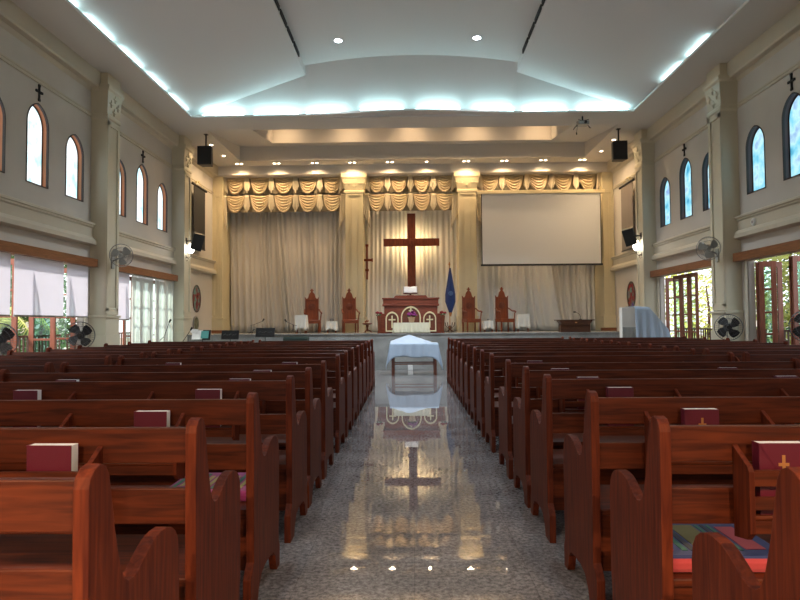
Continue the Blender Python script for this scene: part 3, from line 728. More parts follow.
# ------------------------------------------------------------------ pulpit chairs
def chair_outline():
    L = [(-.22, 0), (-.22, .68), (-.235, .76), (-.20, .73), (-.185, .70), (-.15, .705), (-.12, .74), (-.105, .80), (-.085, .86), (-.05, .90), (-.03, .93), (-.035, .955), (-.06, .955), (-.06, .985), (-.025, .985), (-.025, 1.02), (.0, 1.035)]
    return L + [(-x, z) for x, z in L[-2::-1]]
def make_chair(lab, loc, rz):
    t = thing('throne_chair', lab, 'chair', loc, rz, 'high-backed wooden chairs on the stage')
    ol = [(x, z + .42) for x, z in chair_outline()]
    MB().plate(ol, [], .20, .24, lambda u, v, q: (u, q, v)).build('backrest', M['chair_wood'], t, bevel=.006)
    MB().lathe([(.11, .195), (.11, .188), (.085, .182), (.085, .19), (.03, .18), (.03, .195)], (0, 0, .85), 20, 'Y').box(-.17, .17, .185, .2, 1.06, 1.075).box(-.19, -.18, .185, .2, .5, 1.08).box(.18, .19, .185, .2, .5, 1.08).build('rosette', M['red_wood'], t, smooth=True)
    MB().box(-.25, .25, -.24, .22, .36, .42).build('seat', M['chair_wood'], t, bevel=.015)
    MB().box(-.24, .24, -.23, -.21, .30, .37).box(-.25, -.23, -.2, .2, .31, .36).box(.23, .25, -.2, .2, .31, .36).build('apron', M['chair_wood'], t, bevel=.005)
    for sx in (-1, 1):
        MB().tube([(sx * .22, -.21, 0), (sx * .22, -.21, .10), (sx * .22, -.21, .33), (sx * .23, -.21, .36)], [.022, .03, .026, .03], 10).build('leg', M['chair_wood'], t, smooth=True)
        MB().tube([(sx * .21, .20, 0), (sx * .21, .20, .36)], .026, 10).build('leg', M['chair_wood'], t, smooth=True)
        MB().tube([(sx * .24, -.19, .42), (sx * .25, -.20, .52), (sx * .26, -.19, .60), (sx * .27, -.24, .635), (sx * .27, -.16, .66), (sx * .26, 0, .67), (sx * .235, .20, .76)], [.018, .02, .018, .026, .026, .022, .022], 8).build('armrest', M['chair_wood'], t, smooth=True)
    return t
make_chair('high-backed carved wooden chair farthest left on the stage', (-3.26, 20.15, 1.0), .25)
make_chair('high-backed carved wooden chair just left of the pulpit, before the pier', (-2.03, 20.15, 1.0), .25)
make_chair('high-backed carved wooden chair next to the blue flag', (1.90, 20.1, 1.0), .3)
make_chair('high-backed carved wooden chair farthest right on the stage', (2.98, 20.1, 1.0), .3)
# small lace-covered tables
def lace_table(lab, loc, hx, hy, h, clip=0, top=None, m='lace'):
    t = thing('side_table', lab.replace('white ribbed cloth over', 'under a white ribbed cloth,').replace('white cloth over', 'under a white cloth,'), 'table', loc)
    MB().box(-hx, hx, -hy, hy, h - .03, h - .008).build('tabletop', M['chair_wood'], t)
    for sx in (-1, 1):
        for sy in (-1, 1): MB().box(sx * (hx - .03) - .015, sx * (hx - .03) + .015, sy * (hy - .03) - .015, sy * (hy - .03) + .015, 0, h - .03).build('leg', M['chair_wood'], t)
    tag(drape(hx, hy, h, clip, .014, 9, .03, .06).build('table_cloth', M[m], smooth=True, solid=.004, loc=loc), lab, 'tablecloth')
lace_table('white cloth over the tea table between the two left chairs', (-2.60, 19.9, 1.0), .16, .13, .37, .12)
lace_table('white cloth over the tea table between the two right chairs', (2.42, 19.9, 1.0), .15, .13, .35, .12)
t = thing('desk_clock', 'small black box on the tea table between the two left chairs', 'clock', (-2.60, 19.9, 1.376))
MB().box(-.06, .06, -.03, .03, 0, .075).build('case', M['black'], t, bevel=.006); MB().box(-.045, .045, -.033, -.03, .015, .06).build('face', M['metal'], t)
t = thing('tea_cup', 'small dark cup on the tea table between the two right chairs', 'cup', (2.42, 19.9, 1.357))
MB().lathe([(.02, 0), (.035, .01), (.04, .05), (.036, .05), (.03, .012)], n=14).build('bowl', M['metal'], t, smooth=True); MB().lathe([(.03, 0), (.06, .01), (.058, .014)], n=14).build('saucer', M['white'], t, smooth=True)
lace_table('white ribbed cloth over the square stand left of the leftmost chair', (-3.50, 19.45, 1.0), .17, .15, .57, .14)
lace_table('white ribbed cloth over the square stand right of the rightmost chair', (3.52, 19.9, 1.0), .19, .15, .57, .14)
# brown plant stand
for x, y, lab in ((-1.47, 20.1, 'small brown carved pedestal stand right of the left stage pier'),):
    t = thing('pedestal_stand', lab, 'stand', (x, y, 1.0))
    MB().lathe([(.04, .05), (.03, .15), (.045, .2), (.05, .24), (.16, .27), (.16, .30), (.12, .31)], n=16).build('bowl', M['red_wood'], t, smooth=True)
    for k in range(3):
        a = k * 2 * PI / 3; MB().tube([(0, 0, .10), (.1 * math.cos(a), .1 * math.sin(a), .05), (.15 * math.cos(a), .15 * math.sin(a), 0)], .015, 8).build('leg', M['red_wood'], t, smooth=True)
    petals(MB(), (0, 0, .33), .10, 8, .03, 4).build('dried_flowers', M['chair_wood'], t, smooth='all')

# flag
t = thing('furled_flag', 'blue furled flag with gold fringe on a pole right of the pulpit', 'flag', (1.17, 19.5, 1.0))
MB().tube([(0, 0, .05), (0, 0, 2.1)], .013, 8).build('pole', M['gold'], t, smooth=True)
MB().lathe([(.005, 2.22), (.02, 2.17), (.03, 2.13), (.015, 2.09)], n=10).build('finial', M['gold'], t, smooth=True)
def flagfn(u, v):
    z = 2.02 - 1.42 * v
    w = .02 + .14 * min(1, v * 1.7) if v < .75 else .16 * (1 - (v - .75) / .25 * .75)
    a = u * 2 * PI; x = w * math.cos(a); y = .35 * w * math.sin(a) - .02 + .015 * math.sin(a * 5 + v * 3)
    return (x + .02, y, z)
MB().grid(flagfn, 40, 24).build('cloth', M['blue'], t, smooth='all', solid=.004)
MB().lathe([(.075, -.085), (.075, -.09), (.055, -.09), (.055, -.085)], (.03, 0, 1.22), 20, 'Y').ball((.03, -.085, 1.22), .035, 8, 6, (1, .2, 1)).build('emblem', M['lightblue'], t, smooth=True)
MB().tube([(.02, -.02, .62), (.015, -.01, .50)], [.055, .03], 10).build('fringe', M['gold'], t)
for k in range(4):
    a = k * PI / 2 + .4
    MB().tube([(0, 0, .22), (.06 * math.cos(a), .06 * math.sin(a), .12), (.14 * math.cos(a), .14 * math.sin(a), .20), (.17 * math.cos(a), .17 * math.sin(a), .31)], .014, 8).tube([(0, 0, .12), (.13 * math.cos(a), .13 * math.sin(a), 0)], .014, 8).build('stand_foot', M['dark_wood'], t, smooth=True)

# right lectern
t = thing('lectern', 'dark brown wooden lectern with overhanging top on the right of the stage', 'lectern', (4.65, 17.95, .98))
MB().plate([(-.42, .02), (.42, .02), (.42, .26), (-.42, .26)], [], -.16, .16, lambda u, v, q: (u, q, v)).build('body', M['dark_wood'], t, bevel=.006)
MB().plate([(-.39, .24), (.39, .24), (.47, .36), (-.47, .36)], [], -.2, .2, lambda u, v, q: (u, q, v)).box(-.53, .53, -.21, .21, .36, .385).build('top', M['dark_wood'], t, bevel=.006)
MB().box(-.03, .03, -.21, -.2, .29, .32).build('badge', M['gold'], t)
t = thing('gooseneck_microphone', 'thin black gooseneck microphone on the right lectern', 'microphone', (4.82, 17.9, 1.366))
MB().lathe([(.04, 0), (.04, .01), (.015, .02)], n=12).build('base', M['black'], t)
MB().tube([(0, 0, .01), (0, 0, .08), (-.03, 0, .15), (-.10, 0, .20), (-.14, 0, .215)], .006, 6).build('neck', M['black'], t, smooth=True)
MB().tube([(-.14, 0, .215), (-.20, 0, .22)], .02, 8).build('head', M['black'], t, smooth=True)

# ------------------------------------------------------------------ communion table with blue-white cloth
t = thing('communion_table', 'dark wooden table under blue white cloth at the aisle end', 'table', (.03, 15.8, 0))
MB().box(-.57, .57, -.38, .38, .74, .78).build('tabletop', M['dark_wood'], t, bevel=.005)
for sx in (-1, 1):
    for sy in (-1, 1): MB().box(sx * .53 - .03, sx * .53 + .03, sy * .34 - .03, sy * .34 + .03, 0, .74).build('leg', M['red_wood'], t, bevel=.004)
MB().box(-.5, .5, -.355, -.325, .27, .30).box(-.5, .5, .325, .355, .27, .30).build('stretcher', M['red_wood'], t)
def clothtop(u, v):
    x = -.60 + 1.2 * u; y = -.42 + .84 * v
    k = max(0, 1 - math.hypot((x + .12) / .62, (y - .12) / .5)); ed = min(u, 1 - u, v, 1 - v)
    return (x, y, .795 + .21 * k ** 1.0 + .004 * math.sin(x * 30 + y * 17) * min(1, ed * 8))
mb = MB().grid(clothtop, 28, 20)
def hang(p0, p1, nrm, d0, d1, dm, out=.05):
    def fn(u, v):
        x = p0[0] + (p1[0] - p0[0]) * u; y = p0[1] + (p1[1] - p0[1]) * u
        e = 2 * abs(u - .5); dd = dm + ((d0 if u < .5 else d1) - dm) * e ** 11
        o = out * v * (.4 + .6 * e ** 3) + .013 * v * math.sin(u * 34)
        ex = .11 * v * e ** 6 * (1 if u > .5 else -1)
        tx, ty = (p1[0] - p0[0]), (p1[1] - p0[1]); L = math.hypot(tx, ty)
        return (x + nrm[0] * o + tx / L * ex, y + nrm[1] * o + ty / L * ex, .795 - (dd + .035 * u) * v - .012 * v * math.sin(u * 13 + 1))
    return mb.grid(fn, 44, 10)
A, B, C_, D_ = (-.60, -.42), (.60, -.42), (.60, .42), (-.60, .42)
hang(A, B, (0, -1), .60, .62, .32); hang(B, C_, (1, 0), .62, .5, .42, .10); hang(C_, D_, (0, 1), .5, .5, .3); hang(D_, A, (-1, 0), .5, .60, .42, .08)
tag(mb.build('draped_cloth', M['whitecloth'], smooth='all', solid=.004, loc=(.03, 15.8, 0)), 'blue white cloth peaked over the table at the aisle end', 'tablecloth')
tag(MB().box(-.07, .07, -.02, .015, .0, .14).box(-.055, .055, -.024, -.02, .015, .125).build('floor_socket_box', M['white'], bevel=.004, loc=(-.07, 17.28, 0)), 'small white block at the foot of the stage, seen under the cloth covered table', 'panel')

# ------------------------------------------------------------------ covered organ (right front)
t = thing('covered_piano', 'pale box-shaped upright piano with grey lower panel, right of the stage', 'piano', (5.02, 14.7, 0))
MB().box(-.16, .16, -.2, .0, .0, 1.63).build('cabinet', M['lace'], t, bevel=.01)
MB().grid(lambda u, v: (-.158 + .316 * u, -.206 - .008 * math.sin(u * 60), .3 + .88 * v), 60, 2).build('pleated_panel', M['greyplastic'], t, solid=.004)
MB().box(.16, .80, -.16, .44, .0, 1.0).build('keyboard_body', M['black'], t, bevel=.01)
def pc(u, v):
    # sloping cover draped over the keyboard side
    x = .14 + .76 * u
    zt = 1.66 - .06 * u if u < .45 else 1.633 - (u - .45) / .55 * .50
    if v < .4: y = .46 - .66 * v / .4; z = zt
    else:
        k = (v - .4) / .6; y = -.20 - .06 * k - .018 * math.sin(u * 26) * k; z = zt - (zt - .86 - .05 * math.sin(u * 14)) * k
    return (x + (.08 * (v - .4) if v > .4 else 0) * u, y, z)
o = MB().grid(pc, 50, 26).build('piano_cover', M['whitecloth'], smooth=True, solid=.005, loc=(5.02, 14.7, 0))
tag(o, 'blue white cloth draped over the sloping piano right of the stage', 'cover')

# ------------------------------------------------------------------ music stands, microphones, monitor
def music_stand(x, y, zc, w, h, lab, base=0, papers=False):
    t = thing('music_stand', lab, 'music stand', (x, y, base), 0, 'music stands left of the stage')
    z = zc - base
    MB().tube([(0, 0, .12), (0, 0, z)], .011, 8).build('pole', M['black'], t, smooth=True)
    for k in range(3):
        a = k * 2 * PI / 3 + .5; MB().tube([(0, 0, .22), (.25 * math.cos(a), .25 * math.sin(a), .01)], .009, 6).build('leg', M['black'], t, smooth=True)
    R = Matrix.Rotation(math.radians(-18), 3, 'X')
    d = MB().box(-w / 2, w / 2, -.006, .006, -h / 2, h / 2, rot=R, pivot=(0, 0, 0)); d.v = [(a, b, c + z) for a, b, c in d.v]
    dk = d.build('desk', M['black'], t, bevel=.004)
    s = MB().box(-w / 2, w / 2, -.05, .0, -h / 2 - .01, -h / 2 + .005); s.v = [(a, b, c + z) for a, b, c in s.v]; s.build('ledge', M['black'], t)
    sc = MB()
    for k in range(5):
        xx = -.15 + k * .075
        pts = [(xx + .03 * math.cos(q * .9), -.012 - .0, z + .02 * math.sin(q * 1.3) - .02 * (k % 2)) for q in range(6)]
        sc.tube(pts, .002, 4)
    if not papers: sc.build('scroll_cutout', M['metal'], dk)
    return t
music_stand(-4.98, 16.85, 1.02, .48, .24, 'black scrolled music stand left of the wider black one')
music_stand(-4.02, 16.85, 1.08, .52, .24, 'wider black music stand nearer the left high-backed chairs')
music_stand(-5.55, 16.3, 1.03, .42, .26, 'black music stand holding white and teal sheets by the left wall', papers=True)
t = tag(MB().box(-.16, .12, -.014, -.010, -.12, .13, rot=Matrix.Rotation(math.radians(-18), 3, 'X'), pivot=(0, 0, 0)).box(-.20, .0, -.012, -.008, .06, .16).build('sheet_music', M['paper'], loc=(-5.66, 16.27, 1.02)), 'white sheet music on the stand by the left wall', 'paper')
t = tag(MB().box(-.1, .1, -.014, -.010, -.10, .1, rot=Matrix.Rotation(math.radians(-18), 3, 'X'), pivot=(0, 0, 0)).build('song_sheet', M['teal'], loc=(-5.47, 16.24, 1.03)), 'teal sheet on the stand by the left wall', 'paper')
def mic_stand(x, y, base, h, lab, lean=.25, dirx=1):
    t = thing('microphone_stand', lab, 'microphone stand', (x, y, base), 0, 'thin microphone stands')
    MB().tube([(0, 0, .1), (0, 0, h * .75)], .008, 6).build('pole', M['black'], t, smooth=True)
    MB().tube([(-dirx * .1, 0, h * .68), (0, 0, h * .75), (dirx * lean, 0, h)], .007, 6).build('boom', M['black'], t, smooth=True)
    MB().tube([(dirx * lean, 0, h), (dirx * (lean + .05), -.02, h + .07)], [.018, .026], 8).build('microphone', M['black'], t, smooth=True)
    for k in range(3):
        a = k * 2 * PI / 3; MB().tube([(0, 0, .16), (.22 * math.cos(a), .22 * math.sin(a), .01)], .008, 6).build('leg', M['black'], t, smooth=True)
mic_stand(-4.6, 17.9, 1.0, .38, 'black microphone stand in front of the leftmost stage curtain')
mic_stand(-3.45, 17.9, 1.0, .36, 'black microphone stand in front of the swept curtain, left of the chairs', dirx=-1, lean=.2)
mic_stand(-6.05, 15.0, 0, 1.36, 'tall thin microphone stand before the sheer curtain, left one', lean=.12)
mic_stand(-5.75, 15.4, 0, 1.16, 'shorter microphone stand before the sheer curtain, right one', lean=.2)
t = thing('floor_monitor', 'dark green stage monitor speaker right of the wider music stand', 'speaker', (-3.2, 17.02, 0))
MB().plate([(-.20, .60), (.2, .60), (.2, .80), (.12, .95), (-.16, .95), (-.2, .90)], [], -.33, .33, lambda u, v, q: (q, u, v)).build('cabinet', plain('dark_green_carpet', (.015, .03, .025), .9), t, bevel=.01)
MB().box(-.25, .25, -.15, .15, 0, .6).build('stand', M['black'], t)
MB().lathe([(.06, -.21), (.06, -.205), (.02, -.20)], (0, 0, .78), 14, 'Y').build('cone', M['matblack'], t)

# ------------------------------------------------------------------ speakers, lamps, fans
def hung_speaker(x, y, lab):
    t = thing('hanging_speaker', lab, 'speaker', (x, y, 5.72), 0, 'black speakers hung from the ceiling')
    MB().plate([(-.2, -.14), (.2, -.14), (.15, .16), (-.15, .16)], [], 0, .52, lambda u, v, q: (u, v, q)).build('cabinet', M['black'], t, bevel=.012)
    MB().box(-.18, .18, -.15, -.14, .03, .49).build('grille', M['matblack'], t)
    MB().tube([(0, .0, .5), (0, 0, ZS - 5.72)], .022, 8).box(-.05, .05, -.05, .05, ZS - 5.74, ZS - 5.72).build('drop_pole', M['black'], t, smooth=True)
hung_speaker(-5.72, 17.0, 'black speaker hanging from the ceiling left of the stage')
hung_speaker(5.70, 17.0, 'black speaker hanging from the ceiling right of the stage')
def wall_speaker(sg, y, z, lab, xx=6.0, tilt=15):
    t = thing('wall_speaker', lab, 'speaker', (sg * xx, y, z), 0, 'black speakers bracketed to the columns')
    R = Matrix.Rotation(math.radians(-sg * tilt), 3, 'Y') @ Matrix.Rotation(math.radians(-sg * 25), 3, 'Z') @ Matrix.Rotation(math.radians(12), 3, 'X')
    MB().box(-.15, .15, -.14, .14, -.23, .23, rot=R, pivot=(0, 0, 0)).build('cabinet', M['black'], t, bevel=.012)
    MB().box(-.13, .13, -.15, -.14, -.21, .21, rot=R, pivot=(0, 0, 0)).build('grille', M['matblack'], t)
    MB().tube([(sg * .1, .03, .02), (sg * .2, .08, .03), (sg * (XC - xx - .02), .08, .03)], .02, 8).box(sg * (XC - xx - .03) , sg * (XC - xx), .0, .16, -.06, .12).build('bracket', M['black'], t, smooth=True)
wall_speaker(-1, 17.15, 3.62, 'black speaker bracketed to the left column beside the stage')
wall_speaker(1, 17.15, 3.64, 'black speaker bracketed to the right column beside the stage')
wall_speaker(-1, 8.62, 3.74, 'black speaker cut off by the left edge of the photo', xx=6.12, tilt=8)
def sconce(sg, y, z, lab):
    t = thing('wall_lamp', lab, 'lamp', (sg * XC, y, z), 0, 'lit wall lamps on the columns')
    MB().lathe([(.06, 0), (.06, -sg * .02), (.03, -sg * .03)], (0, 0, -.22), 14, 'X').build('wall_plate', M['black'], t)
    MB().tube([(-sg * .02, 0, -.22), (-sg * .10, 0, -.26), (-sg * .17, 0, -.20), (-sg * .16, 0, -.12)], .010, 8).tube([(-sg * .05, 0, -.22), (-sg * .09, 0, -.30), (-sg * .05, 0, -.34), (-sg * .02, 0, -.30)], .007, 6).build('arm', M['black'], t, smooth=True)
    g = MB().lathe([(.03, -.12), (.07, -.09), (.095, -.02), (.085, .05), (.05, .12), (.03, .16)], (-sg * .16, 0, 0), 16).build('globe', M['lamp'], t, smooth=True)
sconce(-1, 17.22, 3.42, 'glowing white wall lamp under the speaker on the left column')
sconce(1, 17.22, 3.38, 'glowing white wall lamp under the speaker on the right column')
def fan_head(t, r, c, nrm, m_ring, m_blade, depth=.13, blades=4, bw=.5):
    """guard + blades, facing direction nrm"""
    n = Vector(nrm).normalized(); q = Vector((0, 0, 1)).cross(n).normalized(); up = n.cross(q)
    c = Vector(c); W = lambda a, rr, d: c + (q * math.cos(a) + up * math.sin(a)) * rr + n * d
    gm = MB()
    gm.tube([W(2 * PI * k / 32, r, 0) for k in range(32)], .008, 6, closed=True)
    for rr in (.35, .68):
        for sd in (-1, 1): gm.tube([W(2 * PI * k / 24, r * rr, sd * depth / 2 * math.sqrt(1 - rr * rr)) for k in range(24)], .003, 4, closed=True)
    for k in range(36):
        a = 2 * PI * k / 36
        for sd in (-1, 1): gm.tube([W(a, r * rr, sd * depth / 2 * math.sqrt(max(0, 1 - rr * rr))) for rr in (.18, .55, .85, 1.0)], .002, 3)
    gm.build('guard', M[m_ring], t, smooth=True)
    bm_ = MB()
    for k in range(blades):
        a0 = 2 * PI * k / blades + .5
        vs = []; 
        for i in range(7):
            rr = r * (.14 + .74 * i / 6); hw = bw * (.45 + .55 * math.sin(PI * min(1, .15 + i / 6 * .75)))
            for j, s in enumerate((-1, 0, 1)): vs.append(W(a0 + s * hw * .75 + .25 * i / 6, rr, s * .025))
        bm_.add(vs, [(i * 3 + j, i * 3 + j + 1, i * 3 + j + 4, i * 3 + j + 3) for i in range(6) for j in range(2)])
    bm_.build('blades', M[m_blade], t, solid=.004)
    MB().tube([c - n * .05, c + n * .06], [r * .18, r * .16], 14).build('hub', M['black'] if m_blade != 'greyplastic' else M['greyplastic'], t, smooth=True)
    MB().tube([c - n * (depth / 2 + .13), c - n * .05], [r * .25, r * .30], 14).build('motor', M['black'] if m_blade != 'greyplastic' else M['greyplastic'], t, smooth=True)
def stand_fan(x, y, z, lab, nrm, m='black', r=.25):
    t = thing('pedestal_fan', lab, 'fan', (x, y, 0), 0, 'black pedestal fans by the side walls')
    n = Vector(nrm).normalized()
    MB().lathe([(.15, 0), (.15, .02), (.05, .05), (.025, .06)], (-n.x * .12, -n.y * .12, 0), 20).build('base', M['black'], t, smooth=True)
    MB().tube([(-n.x * .12, -n.y * .12, .04), (-n.x * .12, -n.y * .12, z)], .014, 8).build('pole', M['metal'], t, smooth=True)
    fan_head(t, r, (0, 0, z), nrm, 'chrome', m, bw=.75)
stand_fan(-6.12, 11.3, 1.12, 'dark pedestal fan before the white roller shades on the left', (.35, -1, 0))
stand_fan(-5.9, 8.72, 1.10, 'pedestal fan cut off by the left edge of the photo', (.35, -1, 0))
stand_fan(6.12, 12.15, 1.18, 'black pedestal fan in front of the right column', (-.3, -1, 0))
stand_fan(6.14, 9.78, 1.22, 'pedestal fan cut off by the right edge of the photo', (-.3, -1, 0))
def wall_fan(sg, y, z, lab, x=6.07):
    t = thing('wall_fan', lab, 'fan', (sg * XC, y, z - .1), 0, 'pale wall fans on the columns')
    dx = -sg * (XC - x)
    MB().box(-.03 if sg > 0 else 0, 0 if sg > 0 else .03, -.06, .06, -.16, .12).build('wall_plate', M['greyplastic'], t, bevel=.01)
    MB().tube([(0, 0, .0), (dx * .5, -.04, .05), (dx, -.02, .09)], .02, 8).build('arm', M['greyplastic'], t, smooth=True)
    fan_head(t, .235, (dx, -.22, .1), (-sg * .15, -1, -.12), 'metal', 'greyplastic', blades=3, bw=.8)
wall_fan(-1, 13.0, 2.76, 'pale wall fan on the left column between the shades and the sheer curtain')
wall_fan(1, 13.0, 2.79, 'pale wall fan on the right column between the two door bays')
wall_fan(-1, 8.62, 2.93, 'wall fan cut off by the left edge of the photo', x=6.12)
t = thing('wall_disc', 'small white round disc on the right wall ledge', 'wall sensor', (6.635, 12.1, 3.22))
MB().lathe([(.075, 0), (.075, -.02), (.06, -.035)], (0, 0, 0), 20, 'X').build('case', M['white'], t, smooth=True); MB().lathe([(.03, -.035), (.03, -.04)], (0, 0, 0), 14, 'X').build('center', M['metal'], t)
for sg in (-1, 1):
    tag(MB().box(sg * (XC - .02), sg * XC, 12.80, 12.86, 3.18, 3.32).box(sg * (XC - .03), sg * (XC - .02), 12.815, 12.845, 3.22, 3.28).build('switch_plate', M['trim'], bevel=.004), f'small cream box above the wall fan on the {"left" if sg < 0 else "right"} column', 'switch', 'small boxes on the columns')
t = thing('oval_plaque', 'grey green oval plaque on the left wall below the oval stained window', 'plaque', (-6.66, 18.98, 1.33))
for nme_, k, m_ in (('frame', 1, 'metal'), ('face', .86, 'plaque')):
    MB().lathe([(.235 * k, 0 if k == 1 else .0), (.235 * k, .03 if k == 1 else .034), (.22 * k, .036 if k == 1 else .038)], (-.03, 0, 0), 28, 'X').build(nme_, M[m_], t, smooth=True)
# projector on ceiling bracket
t = thing('ceiling_projector', 'dark projector on a bracket hanging at the ceiling edge right of centre', 'projector', (4.42, 15.9, 6.28))
MB().box(-.14, .14, -.13, .13, .08, .17).build('body', M['metal'], t, bevel=.015)
MB().tube([(.04, -.13, .12), (.04, -.17, .12)], .035, 14).build('lens', M['black'], t, smooth=True)
MB().tube([(0, 0, .17), (0, 0, ZS - 6.28 + .0)], .02, 8).tube([(-.13, -.1, .2), (.13, .1, .2)], .01, 6).tube([(.13, -.1, .2), (-.13, .1, .2)], .01, 6).build('mount', M['black'], t, smooth=True)
MB().tube([(.12, 0, .1), (.2, -.02, .0), (.16, 0, .04)], .01, 6).tube([(-.12, 0, .1), (-.2, 0, .03), (-.24, 0, -.03)], .012, 6).tube([(-.16, 0, -.1), (-.16, 0, -.16)], .016, 6).tube([(-.13, 0, .08), (-.16, 0, -.1)], .005, 5).build('cables', M['black'], t, smooth=True)

# ------------------------------------------------------------------ roller shades, sheer, doors, railings
def roller(sg, y0, y1, zb, lab):
    t = thing('roller_shade', lab, 'window shade', (sg * 6.62, (y0 + y1) / 2, zb), 0, 'white roller shades on the left')
    w = (y1 - y0) / 2; h = 2.50 - zb
    MB().box(-.003, .003, -w, w, .02, h).build('fabric', M['shade'], t)
    MB().box(-.012, .012, -w, w, 0, .03).build('bottom_bar', M['metal'], t)
roller(-1, 11.73, 12.5, 1.46, 'narrow white roller shade nearest the left column')
roller(-1, 10.16, 11.62, 1.46, 'wide white roller shade in the middle of the left opening')
roller(-1, 8.98, 10.06, 1.46, 'white roller shade at the left edge of the photo')
roller(-1, 13.5, 14.36, 1.41, 'white roller shade beside the sheer curtain on the left')
for b0, b1 in ((4.7, 6.3), (6.4, 8.1)): pass
def sh(y0, y1, pl, lab):
    def fn(u, v):
        w = u * pl * 2 * PI
        return (-6.60 + .025 * math.sin(w) + .01 * math.sin(w * .37 + 2), y0 + (y1 - y0) * u, 2.50 - 2.42 * v)
    tag(MB().grid(fn, pl * 8, 6).build('sheer_curtain', M['sheer'], smooth='all'), lab, 'curtain', 'sheer curtains on the left')
sh(14.40, 15.68, 7, 'sheer white curtain over the left doors, panel farther from the stage')
sh(15.70, 17.0, 6, 'sheer white curtain over the left doors, panel nearer the stage')
def leaf(sg, hinge_y, ang, lab, w=.50, gl='glassp', grp=None, x=6.84, base=.05):
    """french door leaf hinged at (x, hinge_y); ang = 0 lies in the wall plane towards -Y, 90 stands outwards"""
    t = thing(nm('door'), lab, 'door', (sg * x, hinge_y, base), 0)
    t['kind'] = 'structure'
    # local: extends along +x before rotation
    a = math.radians(ang)
    ux, uy = (sg * math.sin(a), -math.cos(a))
    def B(u0, u1, z0, z1, th=.02):
        vs = []
        for u in (u0, u1):
            for s in (-th, th):
                for z in (z0, z1): vs.append((ux * u - uy * s, uy * u + ux * s, z))
        return vs, [(0, 1, 3, 2), (4, 6, 7, 5), (0, 4, 5, 1), (2, 3, 7, 6), (0, 2, 6, 4), (1, 5, 7, 3)]
    fr = MB(); 
    for (u0, u1, z0, z1) in ((0, .09, 0, 2.42), (w - .09, w, 0, 2.42), (.09, w - .09, 2.32, 2.42), (.09, w - .09, 0, .72), (.09, w - .09, .97, 1.01)):
        fr.add(*B(u0, u1, z0, z1))
    for zz in (1.40, 1.86): fr.add(*B(.09, w - .09, zz, zz + .035, .014))
    fr.build('door_frame', M['door_wood'], t, bevel=.004)
    MB().add(*B(.09, w - .09, .72, 2.32, .003)).build('door_pane', M[gl], t)
    return t
leaf(1, 12.46, 88, 'open wooden glass door beside the right column', .50)
leaf(1, 12.36, 70, 'second open wooden glass door beside the right column', .30)
leaf(1, 11.36, 88, 'open wooden glass door at the right edge of the photo', .52, gl='glassg')
leaf(1, 11.28, 100, 'folded door behind the rightmost open door', .40)
leaf(1, 10.2, 88, 'open wooden glass door beyond the right edge', .52)
leaf(1, 16.88, 84, 'open reddish glass door at the stage end of the right wall', .45)
for i, y in enumerate((16.2, 15.75, 15.3)):
    leaf(1, y, 0, f'closed dark framed glass door in the right wall, {["nearest the stage", "middle", "farthest from the stage"][i]}', .44, x=6.78)
leaf(1, 14.2, 80, 'open glass door beside the wall fan on the right', .45); leaf(1, 13.95, 65, 'second open glass door beside the wall fan on the right', .40)
leaf(-1, 12.45, 88, 'open sunlit door behind the pedestal fan', .50); leaf(-1, 11.75, 88, 'open sunlit door with green glass left of the fan', .50, gl='glassg')
leaf(-1, 10.6, 88, 'open sunlit door at the left edge', .50); leaf(-1, 9.5, 88, 'open sunlit door beyond the left edge', .50)
for i, y in enumerate((16.9, 16.4, 15.9, 15.4, 14.9)):
    leaf(-1, y, 0, f'closed glass door behind the sheer curtain, {ord_[i] if i else "nearest"} {"to" if i == 0 else "from"} the stage', .49, x=6.78)
leaf(-1, 14.1, 88, 'open sunlit door under the shade by the sheer curtain', .40)
def railing(sg, y0, y1, lab):
    t = thing('balcony_railing', lab, 'railing', (sg * 6.9 if sg > 0 else -6.9, y0, 0), 0, 'dark railings outside the openings')
    t.location.x = sg * 7.42
    L = y1 - y0
    MB().box(-.03, .03, 0, L, 1.08, 1.12).build('top_rail', M['dark_wood'], t); MB().box(-.02, .02, 0, L, .10, .13).build('bottom_rail', M['dark_wood'], t)
    n = int(L / .12)
    b0 = MB().box(-.014, .014, -.014, .014, .13, 1.08).build('baluster', M['dark_wood'], t)
    for k in range(n + 1):
        b = b0 if k == 0 else b0.copy()
        if k: COL.objects.link(b); b.parent = t
        b.location = (0, k * L / n, 0)
railing(-1, 8.2, 12.9, 'dark railing beyond the roller shades on the left'); railing(-1, 13.2, 17.4, 'dark railing behind the sheer curtain on the left')
railing(1, 8.2, 12.9, 'dark railing outside the near open doors on the right'); railing(1, 13.2, 17.6, 'dark railing outside the far doors on the right')

